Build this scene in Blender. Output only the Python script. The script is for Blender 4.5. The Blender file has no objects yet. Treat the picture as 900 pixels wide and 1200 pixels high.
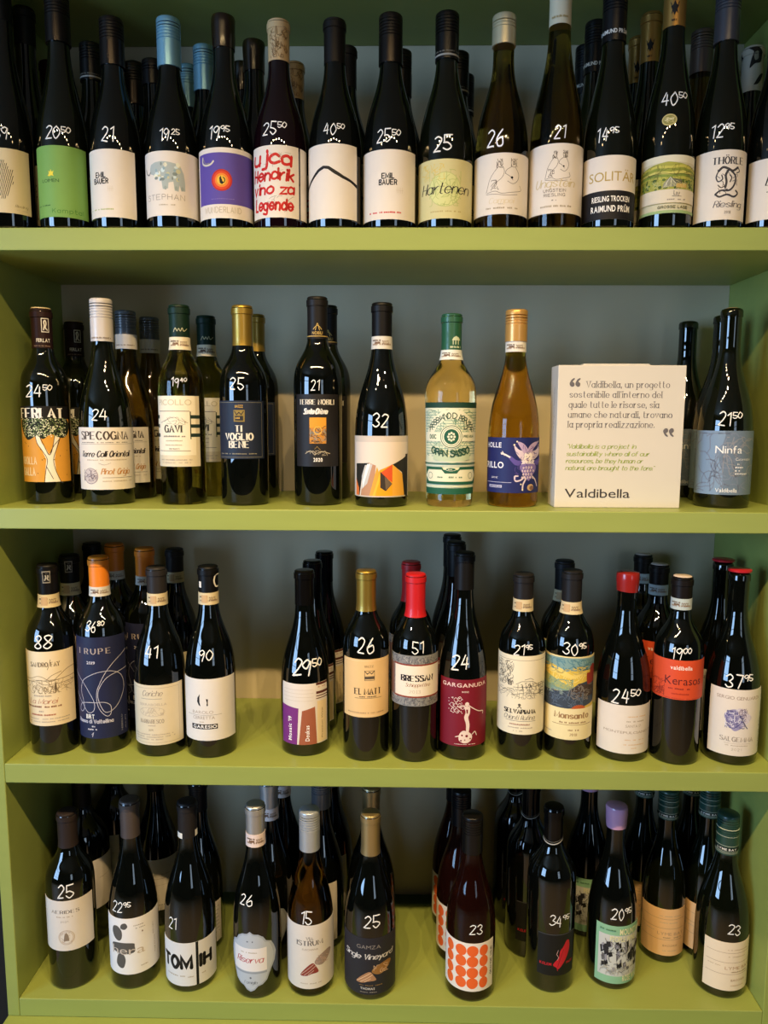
import bpy, math, random
from mathutils import Vector, Matrix
from mathutils.geometry import tessellate_polygon
C = bpy.context.scene.collection
SC = bpy.context.scene
ZO = 1.5            # camera height above the floor
YF = 1.05           # distance from camera to the front of the shelving
DEP = .2724
SH = dict(A=.2519+ZO, B=-.1311+ZO, C=-.5136+ZO, D=-.8961+ZO)   # tops of the four shelves
XL, XR = -.5805, .562

# ---------------------------------------------------------------- camera, light, exposure
cam = bpy.data.objects.new('camera', bpy.data.cameras.new('camera')); C.objects.link(cam)
p, y, r = .1264, -.0172, .004
fw = Vector((math.sin(y)*math.cos(p), math.cos(y)*math.cos(p), -math.sin(p)))
rt = Vector((math.cos(y), -math.sin(y), 0)); up = rt.cross(fw)
ca = math.cos(r)*rt + math.sin(r)*up; cb = -math.sin(r)*rt + math.cos(r)*up
cam.matrix_world = Matrix.Translation((0, 0, ZO)) @ Matrix((ca, cb, -fw)).transposed().to_4x4()
cam.data.sensor_fit = 'HORIZONTAL'; cam.data.sensor_width = 36; cam.data.lens = 881.32/900*36
cam.data.clip_start = .02
SC.camera = cam
SC.view_settings.view_transform = 'Standard'; SC.view_settings.look = 'None'
SC.view_settings.gamma = 1; SC.view_settings.use_curve_mapping = False
SC.view_settings.exposure = 0.98
w = bpy.data.worlds.new('world'); SC.world = w; w.use_nodes = True
bgn = w.node_tree.nodes['Background']; bgn.inputs[0].default_value = (.62, .75, 1, 1); bgn.inputs[1].default_value = .32
SPOT_W, SPOT_Z, SPOT_Y = 13.5, .84+ZO, .14
def lamp(name, kind, loc, energy, color, **kw):
    d = bpy.data.lights.new(name, kind); d.energy = energy; d.color = color
    for k, v in kw.items(): setattr(d, k, v)
    o = bpy.data.objects.new(name, d); C.objects.link(o); o.location = loc; return o
for i in range(7):      # the row of warm ceiling spots above and just in front of the camera
    o = lamp('ceiling_spot', 'SPOT', (-.70+.2*i, SPOT_Y+(.02 if i % 2 else 0), SPOT_Z), SPOT_W, (1, .70, .33), shadow_soft_size=.011, spot_size=math.radians(136), spot_blend=1)
    o.rotation_euler = (math.radians(90-81), 0, 0)
o = lamp('window_daylight', 'AREA', (-2.75, -1.15, 1.5), 50, (.38, .63, 1), shape='RECTANGLE', size=1.3, size_y=1.6)
o.rotation_euler = (math.radians(90), 0, math.radians(-52))
o = lamp('window_daylight', 'AREA', (1.7, -2.5, 1.45), 6, (.62, .80, 1), shape='RECTANGLE', size=.7, size_y=1.5)  # weak cool fill added from the right, as if from a second, unseen window
o.rotation_euler = (math.radians(90), 0, math.radians(35))

# ---------------------------------------------------------------- materials
def lin(h):
    h = h.lstrip('#'); v = [int(h[i:i+2], 16)/255 for i in (0, 2, 4)] if len(h) == 6 else [int(c*2, 16)/255 for c in h]
    return tuple(c/12.92 if c <= .04045 else ((c+.055)/1.055)**2.4 for c in v) + (1,)
MATS = {}
def mat(col, rough=.55, metal=0, trans=0, ior=1.5, coat=0, spec=.5, noise=0, scale=60, bump=0, stretch=None):
    key = (col, rough, metal, trans, ior, coat, spec, noise, scale, bump, stretch)
    if key in MATS: return MATS[key]
    m = bpy.data.materials.new('surface_'+col.strip('#')); m.use_nodes = True; nt = m.node_tree
    b = nt.nodes['Principled BSDF']; b.inputs['Base Color'].default_value = lin(col)
    b.inputs['Roughness'].default_value = rough; b.inputs['Metallic'].default_value = metal
    b.inputs['Transmission Weight'].default_value = trans; b.inputs['IOR'].default_value = ior
    b.inputs['Coat Weight'].default_value = coat; b.inputs['Specular IOR Level'].default_value = spec
    if noise or bump:
        tc = nt.nodes.new('ShaderNodeTexCoord'); n = nt.nodes.new('ShaderNodeTexNoise'); n.inputs['Scale'].default_value = scale
        n.inputs['Detail'].default_value = 6
        mp = nt.nodes.new('ShaderNodeMapping'); mp.inputs['Scale'].default_value = stretch or (1, 1, 1)
        nt.links.new(tc.outputs['Object'], mp.inputs['Vector']); nt.links.new(mp.outputs[0], n.inputs['Vector'])
        if noise:
            mx = nt.nodes.new('ShaderNodeMix'); mx.data_type = 'RGBA'; mx.blend_type = 'MULTIPLY'; mx.inputs[0].default_value = 1
            mr = nt.nodes.new('ShaderNodeMapRange'); mr.inputs['To Min'].default_value = 1-noise; mr.inputs['To Max'].default_value = 1+noise
            nt.links.new(n.outputs['Fac'], mr.inputs['Value'])
            mx.inputs[6].default_value = lin(col); nt.links.new(mr.outputs[0], mx.inputs[7]); nt.links.new(mx.outputs[2], b.inputs['Base Color'])
        if bump:
            bp = nt.nodes.new('ShaderNodeBump'); bp.inputs['Strength'].default_value = bump; bp.inputs['Distance'].default_value = .002
            nt.links.new(n.outputs['Fac'], bp.inputs['Height']); nt.links.new(bp.outputs[0], b.inputs['Normal'])
    MATS[key] = m; return m
GREEN = mat('#95a252', .42, noise=.07, scale=9, bump=.12, stretch=(1, 4, 6))
GREY = mat('#cbbd9e', .7, noise=.05, scale=5)
def paint(c): return mat(c, .6, spec=.3)
GLASS = dict(
    black=mat('#060806', .012, spec=.8), dgreen=mat('#090c05', .012, spec=.8),
    olive=mat('#8a7428', .03, trans=1, ior=1.4), olive2=mat('#94983c', .03, trans=1, ior=1.4), olive3=mat('#7a5a22', .03, trans=1, ior=1.4),
    amber=mat('#b8902a', .03, trans=1, ior=1.38), clear=mat('#f2e4a6', .02, trans=1, ior=1.36), wine=mat('#12050a', .012, spec=.8),
    rose=mat('#3c1a12', .03, trans=.8, ior=1.4))

# ---------------------------------------------------------------- mesh helpers
def mesh(name, verts, faces, mats, parent=None, mi=None, smooth=False, loc=None):
    me = bpy.data.meshes.new(name); me.from_pydata(verts, [], faces)
    for m in (mats if isinstance(mats, (list, tuple)) else [mats]): me.materials.append(m)
    if mi: me.polygons.foreach_set('material_index', mi)
    if smooth: me.polygons.foreach_set('use_smooth', [True]*len(faces))
    me.update(); o = bpy.data.objects.new(name, me); C.objects.link(o)
    if parent: o.parent = parent
    if loc: o.location = loc
    return o
def sharp(o, ang=40):
    o.data.set_sharp_from_angle(angle=math.radians(ang)); return o
def boxo(name, a, b, m, parent=None, bev=.0015, loc=None):
    x0, y0, z0 = a; x1, y1, z1 = b
    v = [(x, yy, z) for x in (x0, x1) for yy in (y0, y1) for z in (z0, z1)]
    f = [(0, 1, 3, 2), (4, 6, 7, 5), (0, 4, 5, 1), (2, 3, 7, 6), (0, 2, 6, 4), (1, 5, 7, 3)]
    o = mesh(name, v, f, m, parent, loc=loc)
    if bev:
        md = o.modifiers.new('bevel', 'BEVEL'); md.width = bev; md.segments = 2
    return o
def thing(name, loc, label, cat, group=None):
    o = bpy.data.objects.new(name, None); C.objects.link(o); o.location = loc; o.empty_display_size = .03
    o['label'] = label; o['category'] = cat
    if group: o['group'] = group
    return o
def lathe(name, prof, m, parent, n=56, wob=0, seed=0):
    v = []; f = []; rg = random.Random(seed); ph = [rg.uniform(0, 6) for _ in range(3)]
    for k, (z, rr) in enumerate(prof):
        for i in range(n):
            t = 2*math.pi*i/n
            q = 1+wob*math.sin(2*t+ph[0])+wob*.6*math.sin(3*t+ph[1]+z*300)
            dz = wob*.03*math.sin(t+ph[2]) if k < 2 else 0
            v.append((rr*q*math.sin(t), -rr*q*math.cos(t), z+dz))
    for k in range(len(prof)-1):
        for i in range(n):
            j = (i+1) % n; f.append((k*n+i, k*n+j, (k+1)*n+j, (k+1)*n+i))
    f.append(tuple(range(n))[::-1]); f.append(tuple((len(prof)-1)*n+i for i in range(n)))
    return sharp(mesh(name, v, f, m, parent, smooth=True), 50)

# ---------------------------------------------------------------- single-stroke letters (x,y digit pairs; baseline 2, x-height 6, capitals 8)
G = {'A':'023862 1454','B':'0802 ~08284857462505 ~05355453422202','C':'~6748280604224263','D':'0802 ~083866643202','E':'0802 0868 0555 0262','F':'0802 0868 0555',
'G':'~6748280604224253 626545','H':'0802 6862 0565','I':'0802','J':'~4844322203','K':'0802 5804 2652','L':'080252','M':'0208438882','N':'02086268',
'O':'~280604224264664828','P':'0802 ~083857564505','Q':'~280604224264664828 4461','R':'0802 ~083857564505 3552','S':'~5748180716455453421203','T':'0868 3832',
'U':'~080422426468','V':'083268','W':'0822476288','X':'0862 6802','Y':'083568 3532','Z':'08680262',
'a':'4642 ~452605032243','b':'0802 ~052645432203','c':'~452605032243','d':'4842 ~452605032243','e':'~0444452605032243','f':'~3828171512 0636','g':'~452605032243 ~46413000',
'h':'0802 ~05264542','i':'0602 0807','j':'~26211000 2827','k':'0802 4604 1442','l':'0802','m':'0602 ~0516263532 ~3546566562','n':'0602 ~05264542','o':'~26050322434526',
'p':'0600 ~052645432203','q':'4640 ~452605032243','r':'0602 ~042636','s':'~45260524432203','t':'~18132232 0636','u':'~06032243 4642','v':'062246','w':'0612355266',
'x':'0642 4602','y':'0623 4610','z':'06460242','0':'~28060422444628','1':'072822','2':'~0728473502 0242','3':'~07284725 ~2544432203','4':'280444 3732',
'5':'480805 ~052544432203','6':'~3816041232433504','7':'084822','8':'~250728472503224325','9':'~47280706254732','.':'0203','-':'0535','\'':'0807','"':'0807 1817',',':'0301',':':'0605 0302','!':'0804 0302','/':'0148'}
ACC = {'Ö':('O',1),'Ü':('U',1),'Ä':('A',1),'à':('a',2),'À':('A',2),'É':('E',2)}
def smooth(pts, k=5):
    out = []; n = len(pts); closed = n > 3 and pts[0] == pts[-1]
    for i in range(n-1):
        a = pts[i-1] if i else (pts[-2] if closed else pts[0]); b, c = pts[i], pts[i+1]
        d = pts[i+2] if i+2 < n else (pts[1] if closed else pts[-1])
        for s in range(k):
            t = s/k; t2, t3 = t*t, t*t*t
            out.append(tuple(.5*(2*b[q]+(c[q]-a[q])*t+(2*a[q]-5*b[q]+4*c[q]-d[q])*t2+(3*b[q]-a[q]-3*c[q]+d[q])*t3) for q in (0, 1)))
    return out+[pts[-1]]
def ribbon(pts, w, contrast=0):
    """quads along a polyline; contrast thickens the vertical strokes"""
    q = [pts[0]]
    for p_ in pts[1:]:
        if math.hypot(p_[0]-q[-1][0], p_[1]-q[-1][1]) > w*.12: q.append(p_)
    if len(q) < 2: q = [pts[0], (pts[0][0]+w*.01, pts[0][1]-w*.5)]
    L = []; R_ = []
    for i, (x, yy) in enumerate(q):
        a = q[max(i-1, 0)]; b = q[min(i+1, len(q)-1)]
        def nm(u, v):
            d = math.hypot(v[0]-u[0], v[1]-u[1]) or 1; return (v[0]-u[0])/d, (v[1]-u[1])/d
        d1 = nm(a, (x, yy)) if i else nm((x, yy), b); d2 = nm((x, yy), b) if i < len(q)-1 else d1
        tx, ty = d1[0]+d2[0], d1[1]+d2[1]; d = math.hypot(tx, ty)
        if d < .3: tx, ty = d2; d = 1
        tx, ty = tx/d, ty/d; co = max(.5, (tx*d2[0]+ty*d2[1]))
        ww = w/2*(1-contrast+contrast*1.6*abs(ty))/co if contrast else w/2/co
        L.append((x-ty*ww, yy+tx*ww)); R_.append((x+ty*ww, yy-tx*ww))
    polys = [[L[i], R_[i], R_[i+1], L[i+1]] for i in range(len(q)-1)]
    if not contrast:
        for c in (q[0], q[-1]): polys.append([(c[0]+w/2*math.cos(t*math.pi/3), c[1]+w/2*math.sin(t*math.pi/3)) for t in range(6)])
    return polys
def stroke_text(s, h, style, seed=1, wt=None, sx=1):
    """returns convex polys with baseline y=0 and the total width; style r roman, i italic script, m marker, h thin sans"""
    u = h/6; x = 0; out = []; rg = random.Random(seed*77+len(s))
    w = u*(wt or dict(r=.85, i=.62, m=.95, h=.7, k=1.35)[style]); con = dict(r=.62, i=.5, m=0, h=0, k=0)[style]
    for ch in s:
        if ch == ' ': x += u*3.0*sx; continue
        base, acc = ACC.get(ch, (ch, 0)); g = G.get(base)
        if not g: continue
        mx = 0; nx = sx*(.78 if base.isupper() and style in 'rhk' else .62 if base.isupper() else .9)
        strokes = g.split()
        jx, jy, jr = (rg.uniform(-.25, .25), rg.uniform(-.3, .3), rg.uniform(-.08, .08)) if style == 'm' else (0, 0, 0)
        for st in strokes:
            sm = st[0] == '~'; d = st.lstrip('~'); pts = [(int(d[i]), int(d[i+1])-2) for i in range(0, len(d), 2)]
            mx = max([mx]+[q[0] for q in pts])
            if style == 'm': pts = [(a+rg.uniform(-.22, .22), b+rg.uniform(-.22, .22)) for a, b in pts]
            if sm: pts = smooth(pts, 5 if style == 'm' else 4)
            elif style in 'im' and len(pts) > 2: pass
            ser = []
            if style == 'r' and not sm and base not in '\'",.:!-':
                for e, o_ in ((pts[0], pts[1]), (pts[-1], pts[-2])):
                    if abs(e[0]-o_[0]) < abs(e[1]-o_[1])*1.2 and e[1] in (0, 6, 4, -2): ser.append([(e[0]-.95/nx, e[1]), (e[0]+.95/nx, e[1])])
            for q, cc, ww in [(pts, con, w)]+[(z, 0, u*.32) for z in ser]:
                tr = []
                for a, b in q:
                    a2 = a*(1+jr)+jx; b2 = b+jy+a*jr
                    sl = .28 if style == 'i' else .1 if style == 'm' else 0
                    tr.append((x+(a2*nx+b2*sl)*u, b2*u))
                out += ribbon(tr, ww, cc)
        if acc == 1:
            for k in (1.5, 4.2): out.append([(x+(k*nx+.6*math.cos(t*math.pi/3))*u, (7.5+.6*math.sin(t*math.pi/3))*u) for t in range(6)])
        if acc == 2: out += ribbon([(x+1.2*u, 5.6*u), (x+2.8*u, 4.9*u)], w)
        x += (mx*nx+{'r': 2.1, 'i': 1.1, 'm': 1.5, 'h': 2.2, 'k': 2.2}[style]*sx)*u
    return out, x

# sans letters: outlines of the built-in face, taken once per character
BF = {}
def load_font():
    chars = "ABCDEFGHIJKLMNOPQRSTUVWXYZabcdefghijklmnopqrstuvwxyz0123456789.,-!&ÜÖÄ'"
    tmp = []
    for off in (0, .022):
        for ch in chars:
            c = bpy.data.curves.new('t', 'FONT'); c.body = ch; c.size = 1; c.offset = off; c.resolution_u = 3; c.fill_mode = 'FRONT'
            o = bpy.data.objects.new('t', c); C.objects.link(o); tmp.append((off, ch, o))
    bpy.context.view_layer.update(); dg = bpy.context.evaluated_depsgraph_get(); dg.update()
    for off, ch, o in tmp:
        me = o.evaluated_get(dg).to_mesh(); v = [(q.co.x, q.co.y) for q in me.vertices]
        polys = []
        me.calc_loop_triangles()
        for t in me.loop_triangles: polys.append([v[i] for i in t.vertices])
        xs = [q[0] for q in v] or [0, .2]
        BF[(off > 0, ch)] = (polys, min(xs), max(xs))
    for off, ch, o in tmp:
        c = o.data; bpy.data.objects.remove(o); bpy.data.curves.remove(c)
load_font()
def bf_text(s, h, bold, gap=.07):
    k = h/.70; x = 0; out = []
    for ch in s:
        if ch == ' ': x += .3*k; continue
        g = BF.get((bold, ch))
        if not g: continue
        polys, a, b = g
        out += [[(x+(q[0]-a)*k, q[1]*k) for q in pl] for pl in polys]; x += (b-a+gap+(.03 if bold else 0))*k
    return out, max(x-gap*k, .001)

class Art:
    """flat print, collected in metres on a W x H sheet and later laid on its surface"""
    def __init__(s, W, H, seed=1, half=0): s.W, s.H, s.P, s.rg, s.half = W, H, [], random.Random(seed), half; s.layer = 0
    def X(s, x):        # x: 0..100 as seen from the front; the sheet itself is wrapped over +-half radians
        if not s.half: return x*s.W/100
        t = (x-50)/50*math.sin(s.half); t = max(-.999, min(.999, t)); return s.W*(.5+.5*math.asin(t)/s.half)
    def S(s, v): return v*s.W/100*(math.sin(s.half)/s.half if s.half else 1)
    def Y(s, yy): return yy*s.H/100
    def emit(s, polys, c): s.layer += 1; s.P.append((polys, c, s.layer))
    def conc(s, pts):
        tri = tessellate_polygon([[Vector((a, b, 0)) for a, b in pts]]); return [[pts[i] for i in t] for t in tri]
    def r(s, x0, y0, x1, y1, c): s.emit([[(s.X(x0), s.Y(y0)), (s.X(x1), s.Y(y0)), (s.X(x1), s.Y(y1)), (s.X(x0), s.Y(y1))]], c)
    def p(s, pts, c, sm=0):
        if sm: pts = smooth(list(pts)+[pts[0]], 5)[:-1]
        s.emit(s.conc([(s.X(a), s.Y(b)) for a, b in pts]), c)
    def e(s, cx, cy, rx, c, ry=None, n=20):
        a = s.S(rx); b = s.S(ry if ry else rx); s.emit([[(s.X(cx)+a*math.cos(2*math.pi*i/n), s.Y(cy)+b*math.sin(2*math.pi*i/n)) for i in range(n)]], c)
    def es(s, L, c, n=8):
        s.emit([[(s.X(cx)+s.S(a)*math.cos(2*math.pi*i/n), s.Y(cy)+s.S(b)*math.sin(2*math.pi*i/n)) for i in range(n)] for cx, cy, a, b in L], c)
    def ring(s, cx, cy, rr, wd, c, ry=None, n=28):
        a = s.S(rr); b = s.S(ry or rr); s.emit(ribbon([(s.X(cx)+a*math.cos(2*math.pi*i/n), s.Y(cy)+b*math.sin(2*math.pi*i/n)) for i in range(n+1)], s.S(wd)), c)
    def l(s, pts, wd, c, sm=0):
        q = [(s.X(a), s.Y(b)) for a, b in pts]
        if sm: q = smooth(q, 6)
        s.emit(ribbon(q, s.S(wd)), c)
    def ls(s, lines, wd, c, sm=0):
        out = []
        for L in lines:
            q = [(s.X(a), s.Y(b)) for a, b in L]
            if sm: q = smooth(q, 4)
            out += ribbon(q, s.S(wd))
        s.emit(out, c)
    def t(s, x, yy, h, txt, c, f='s', w=None, al='c', wt=None):
        hh = s.Y(h)
        polys, tw = bf_text(txt, hh, f == 'b') if f in 'sb' else stroke_text(txt, hh, f, wt=wt)
        ww = (s.X(x+w/2)-s.X(x-w/2) if al == 'c' else s.X(x+w)-s.X(x)) if w else tw
        k = ww/tw; tw = ww
        if w and f not in 'sb': polys = stroke_text(txt, hh, f, wt=wt, sx=k)[0]; k = 1
        x0 = s.X(x)-(tw/2 if al == 'c' else 0)
        s.emit([[(x0+a*k, s.Y(yy)+b) for a, b in pl] for pl in polys], c)
    def tv(s, x, yy, h, txt, c, f='s', w=None):     # text turned upright, reading upwards; h in % of W, w in % of H
        hh = s.S(h); polys, tw = bf_text(txt, hh, f == 'b') if f in 'sb' else stroke_text(txt, hh, f)
        k = s.Y(w)/tw if w else 1
        s.emit([[(s.X(x)-b, s.Y(yy)+a*k) for a, b in pl] for pl in polys], c)
    def m(s, x0, x1, yy, h, c):                     # a row of print too small to read
        out = []; x = x0
        while x < x1:
            wd = s.rg.uniform(1.2, 3.6)
            if x+wd > x1: break
            if s.rg.random() > .16: out.append([(s.X(x), s.Y(yy)), (s.X(x+wd), s.Y(yy)), (s.X(x+wd), s.Y(yy+h*s.rg.choice((.7, 1)))), (s.X(x), s.Y(yy+h*.8))])
            x += wd+.7
        if out: s.emit(out, c)
    def sketch(s, x0, y0, x1, y1, n, wd, c, L=10):  # loose pen strokes
        out = []
        for _ in range(n):
            x, yy = s.rg.uniform(x0, x1), s.rg.uniform(y0, y1); a = s.rg.uniform(0, 6.3); q = [(s.X(x), s.Y(yy))]
            for _ in range(4):
                a += s.rg.uniform(-.8, .8); x += math.cos(a)*L*.25; yy += math.sin(a)*L*.25*s.W/s.H
                x = min(max(x, x0), x1); yy = min(max(yy, y0), y1); q.append((s.X(x), s.Y(yy)))
            out += ribbon(q, s.S(wd))
        s.emit(out, c)

def clip(poly, ax, lo, hi):
    for sgn, lim in ((1, lo), (-1, hi)):
        out = []
        for i in range(len(poly)):
            a, b = poly[i-1], poly[i]; da, db = sgn*(a[ax]-lim), sgn*(b[ax]-lim)
            if (da >= 0) != (db >= 0):
                t = da/(da-db); out.append((a[0]+(b[0]-a[0])*t, a[1]+(b[1]-a[1])*t))
            if db >= 0: out.append(b)
        poly = out
        if len(poly) < 3: return []
    return poly
def lay(name, art, fn, du, dv, parent, box=None, rough=.6, matfn=None, eps=.00002):
    """slice the print on a du x dv grid and lay it on the surface fn(u, v, lift)"""
    V = []; F = []; MI = []; cols = []
    for polys, c, ly in art.P:
        if c not in cols: cols.append(c)
        k = cols.index(c)
        for pl in polys:
            if box:
                pl = clip(pl, 0, box[0], box[1]); pl = clip(pl, 1, box[2], box[3]) if pl else pl
                if not pl: continue
            parts = [pl]
            for ax, g in ((0, du), (1, dv)):
                if not g: continue
                nx = []
                for q in parts:
                    lo, hi = min(t[ax] for t in q), max(t[ax] for t in q); a, b = math.floor(lo/g+1e-6), math.ceil(hi/g-1e-6)
                    if b-a <= 1: nx.append(q)
                    else:
                        for i in range(a, b):
                            z = clip(q, ax, i*g, (i+1)*g)
                            if z: nx.append(z)
                parts = nx
            for q in parts:
                ar = sum(q[i-1][0]*q[i][1]-q[i][0]*q[i-1][1] for i in range(len(q)))
                if abs(ar) < 1e-10: continue
                if ar < 0: q = q[::-1]
                cu = sum(t[0] for t in q)/len(q)
                n = len(V); V += [fn(t[0], t[1], ly*eps, cu) for t in q]; F.append(tuple(range(n, n+len(q)))); MI.append(k)
    if not F: return None
    return mesh(name, V, F, [matfn(c) if matfn else mat(c, rough, spec=.3) for c in cols], parent, MI)

# ---------------------------------------------------------------- label designs (x, y in % of the label; print only)
K = '#1a1615'; GD = '#a98a48'; SG = '#8c857c'; WH = '#f6f2ec'; FA = '#b9ab98'
def a_seed(A):
    L = []
    for j in range(13):
        yy = 24+j*4.6; hw = 20*math.sin(min(1, (yy-18)/52)*math.pi*.62)*(1 if yy < 62 else max(.2, 1-(yy-62)/26))
        n = max(1, int(hw/3.4))
        for i in range(-n, n+1):
            x = 54+i*3.6+(j % 2)*1.6; L.append([(x-.8, yy-2), (x+.8, yy+2)])
    A.ls(L, 1.3, K); A.t(87, 10, 4, 'Riesling', '#7a6a4c', 'i', w=20); A.m(78, 97, 5, 1.4, FA)
def a_green(A):
    A.p([(30, 58), (33, 61), (32, 65), (35, 63), (37, 67), (39, 63), (43, 65), (41, 60), (43, 57), (38, 58.5), (34, 57)], '#e8d23c')
    A.t(34, 49, 4.6, 'LOIMEN', '#29501c', 's', w=36); A.m(4, 34, 16, 1.6, '#29501c'); A.t(70, 6, 6, 'Kamptal', '#3f7a2a', 'h', w=56)
def a_emil(A, x, red):
    A.t(x, 59, 7, 'EMiL', K, 'k', w=25); A.t(x, 50, 7, 'BAUER', K, 'k', w=35); A.ls([[(x+16+i*3, 38), (x+16+i*3, 46)] for i in range(4)]+[[(x+14, 42), (x+27, 42)]], .6, '#cfc2ae')
    if red: A.m(17, 82, 9, 2.6, '#c4202a')
    else: A.m(8, 66, 11, 2.2, '#a8b070')
def a_emil_l(A): a_emil(A, 36, 0)
def a_emil_r(A): a_emil(A, 54, 1)
def a_elephant(A):
    A.p([(12, 73), (14, 80), (22, 83), (34, 84), (48, 83), (60, 81), (70, 76), (75, 66), (77, 52), (77, 40), (70, 39), (67, 48), (65, 38), (58, 39), (56, 53), (47, 51), (46, 42), (36, 41), (34, 54), (30, 62), (24, 60), (18, 64), (13, 66)], '#a9b3b0')
    rg = random.Random(4)
    for c in ('#cfdfe0', '#c6c39a', '#8fa8b0', '#e6e4cc', '#7d8a86'):
        A.es([(rg.uniform(22, 70), rg.uniform(54, 80), rg.uniform(1.5, 5), rg.uniform(2, 5)) for _ in range(6)], c, 6)
    A.es([(x, 43, 3, 4) for x in (41, 61, 72)], '#9aa59f', 6)
    A.l([(4, 75), (6, 68), (10, 65), (13, 69)], 2.4, '#7e7c78', 1); A.t(40, 25, 8, 'STEPHAN', '#9c9186', 'h', w=70, wt=.6); A.m(28, 60, 16, 2, '#b8ab98')
def a_wunder(A):
    A.r(2, 20, 99, 93, '#59489c'); A.l([(8, 88), (8, 80), (14, 76), (22, 77), (27, 81)], 3.2, '#cfc6b4', 1); A.l([(9, 86), (13, 79), (20, 79)], 1.2, '#8c8474', 1)
    A.e(41, 54, 19.5, '#b8281c', n=30); A.e(41, 54, 16.5, '#d9441e', n=28); A.e(41, 54, 12.5, '#e8842a', n=26); A.e(41, 54, 8.6, '#e8b83c', n=22)
    A.p([(37, 57), (38, 50), (42, 48), (46, 51), (43, 52), (41, 56), (40, 60)], K); A.l([(44, 58), (47, 55), (46, 51)], 1.6, K, 1)
    A.m(22, 66, 27, 1.2, '#7768ae'); A.t(42, 8, 8, 'WUNDERLAND', '#b3a690', 'h', w=66, wt=.6)
def a_ujca(A):
    c = '#c8231c'
    for x, yy, h, s, w in ((50, 74, 19, 'ujca', 88), (50, 52, 15, 'Hendrik', 90), (50, 33, 14, 'vino za', 90), (50, 11, 15, 'Legende', 84)): A.t(x, yy, h, s, c, 'm', w=w, wt=1.3)
    A.sketch(10, 6, 92, 30, 9, .6, '#6a5f58', 14); A.sketch(30, 60, 92, 90, 9, .5, '#8a7f74', 14)
def a_mount(A):
    A.p([(0, 42), (8, 50), (20, 58), (30, 64), (40, 67), (48, 66), (60, 60), (76, 54), (90, 50), (100, 44), (100, 49), (90, 54), (78, 58), (64, 64), (50, 70), (38, 71), (26, 67), (14, 59), (5, 52), (0, 48)], K)
def a_hart(A):
    A.e(50, 49, 30, '#d3d491', n=30); A.sketch(22, 22, 78, 82, 46, .8, '#a9b56a', 16); A.ring(50, 49, 30, 1, '#b4bc78'); A.sketch(8, 66, 50, 92, 24, .7, '#d6b84a', 12)
    A.t(51, 42, 18, 'Hartenen', K, 'i', w=84, wt=.55); A.m(24, 80, 11, 2.6, '#b5a56c')
def a_women(A, big=1):
    c = '#6b6158'; k = 1 if big else .72; y0 = 0 if big else 22
    def q(x, yy): return (50+(x-50)*k, y0+yy*k+(0 if big else 2))
    A.ls([[q(*z) for z in L] for L in ([(48, 88), (44, 82), (47, 77), (52, 80), (52, 87), (48, 90)], [(46, 78), (38, 70), (30, 58), (26, 44), (24, 36)], [(52, 79), (56, 70), (52, 60), (42, 52), (34, 44)],
        [(72, 90), (68, 86), (70, 78), (76, 78), (78, 86), (73, 90)], [(70, 78), (60, 72), (58, 66)], [(76, 77), (82, 66), (80, 56), (72, 50), (62, 54)], [(58, 66), (66, 62), (72, 56)], [(26, 36), (40, 38), (52, 34), (70, 36), (86, 40), (84, 48)],
        [(24, 34), (40, 33), (60, 31), (80, 33)])], .8, c, 1)
    A.sketch(*q(42, 76), *q(54, 90), 12, .9, c, 6); A.sketch(*q(68, 78), *q(79, 91), 12, .9, c, 6); A.sketch(*q(32, 40), *q(46, 56), 10, .9, c, 8); A.es([(q(70, 60)[0], q(70, 60)[1], 2.4*k, 2.4*k)], K)
    A.m(24, 82, 9, 3, '#a89a86')
def a_women1(A): a_women(A); A.t(52, 18, 9, 'Campei', '#d8c9ac', 'i', w=46); A.m(46, 56, 16, 1.6, FA)
def a_women2(A):
    a_women(A, 0); A.t(50, 38, 12, 'Ungstein', '#c9b78e', 'i', w=70); A.t(50, 31, 4, 'UNGSTEIN', '#6d6259', 'k', w=42, wt=1); A.t(50, 24.5, 4, 'RIESLING', '#6d6259', 'k', w=40, wt=1); A.m(44, 55, 18, 1.8, SG)
def a_solitar(A):
    A.r(0, 0, 100, 45, '#141216'); A.t(53, 60, 15, 'SOLITÄR', '#b39a52', 's', w=84)
    A.t(50, 28, 8.5, 'RIESLING TROCKEN', WH, 'b', w=70); A.t(50, 12, 9.5, 'RAIMUND PRÜM', WH, 'b', w=72)
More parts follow.
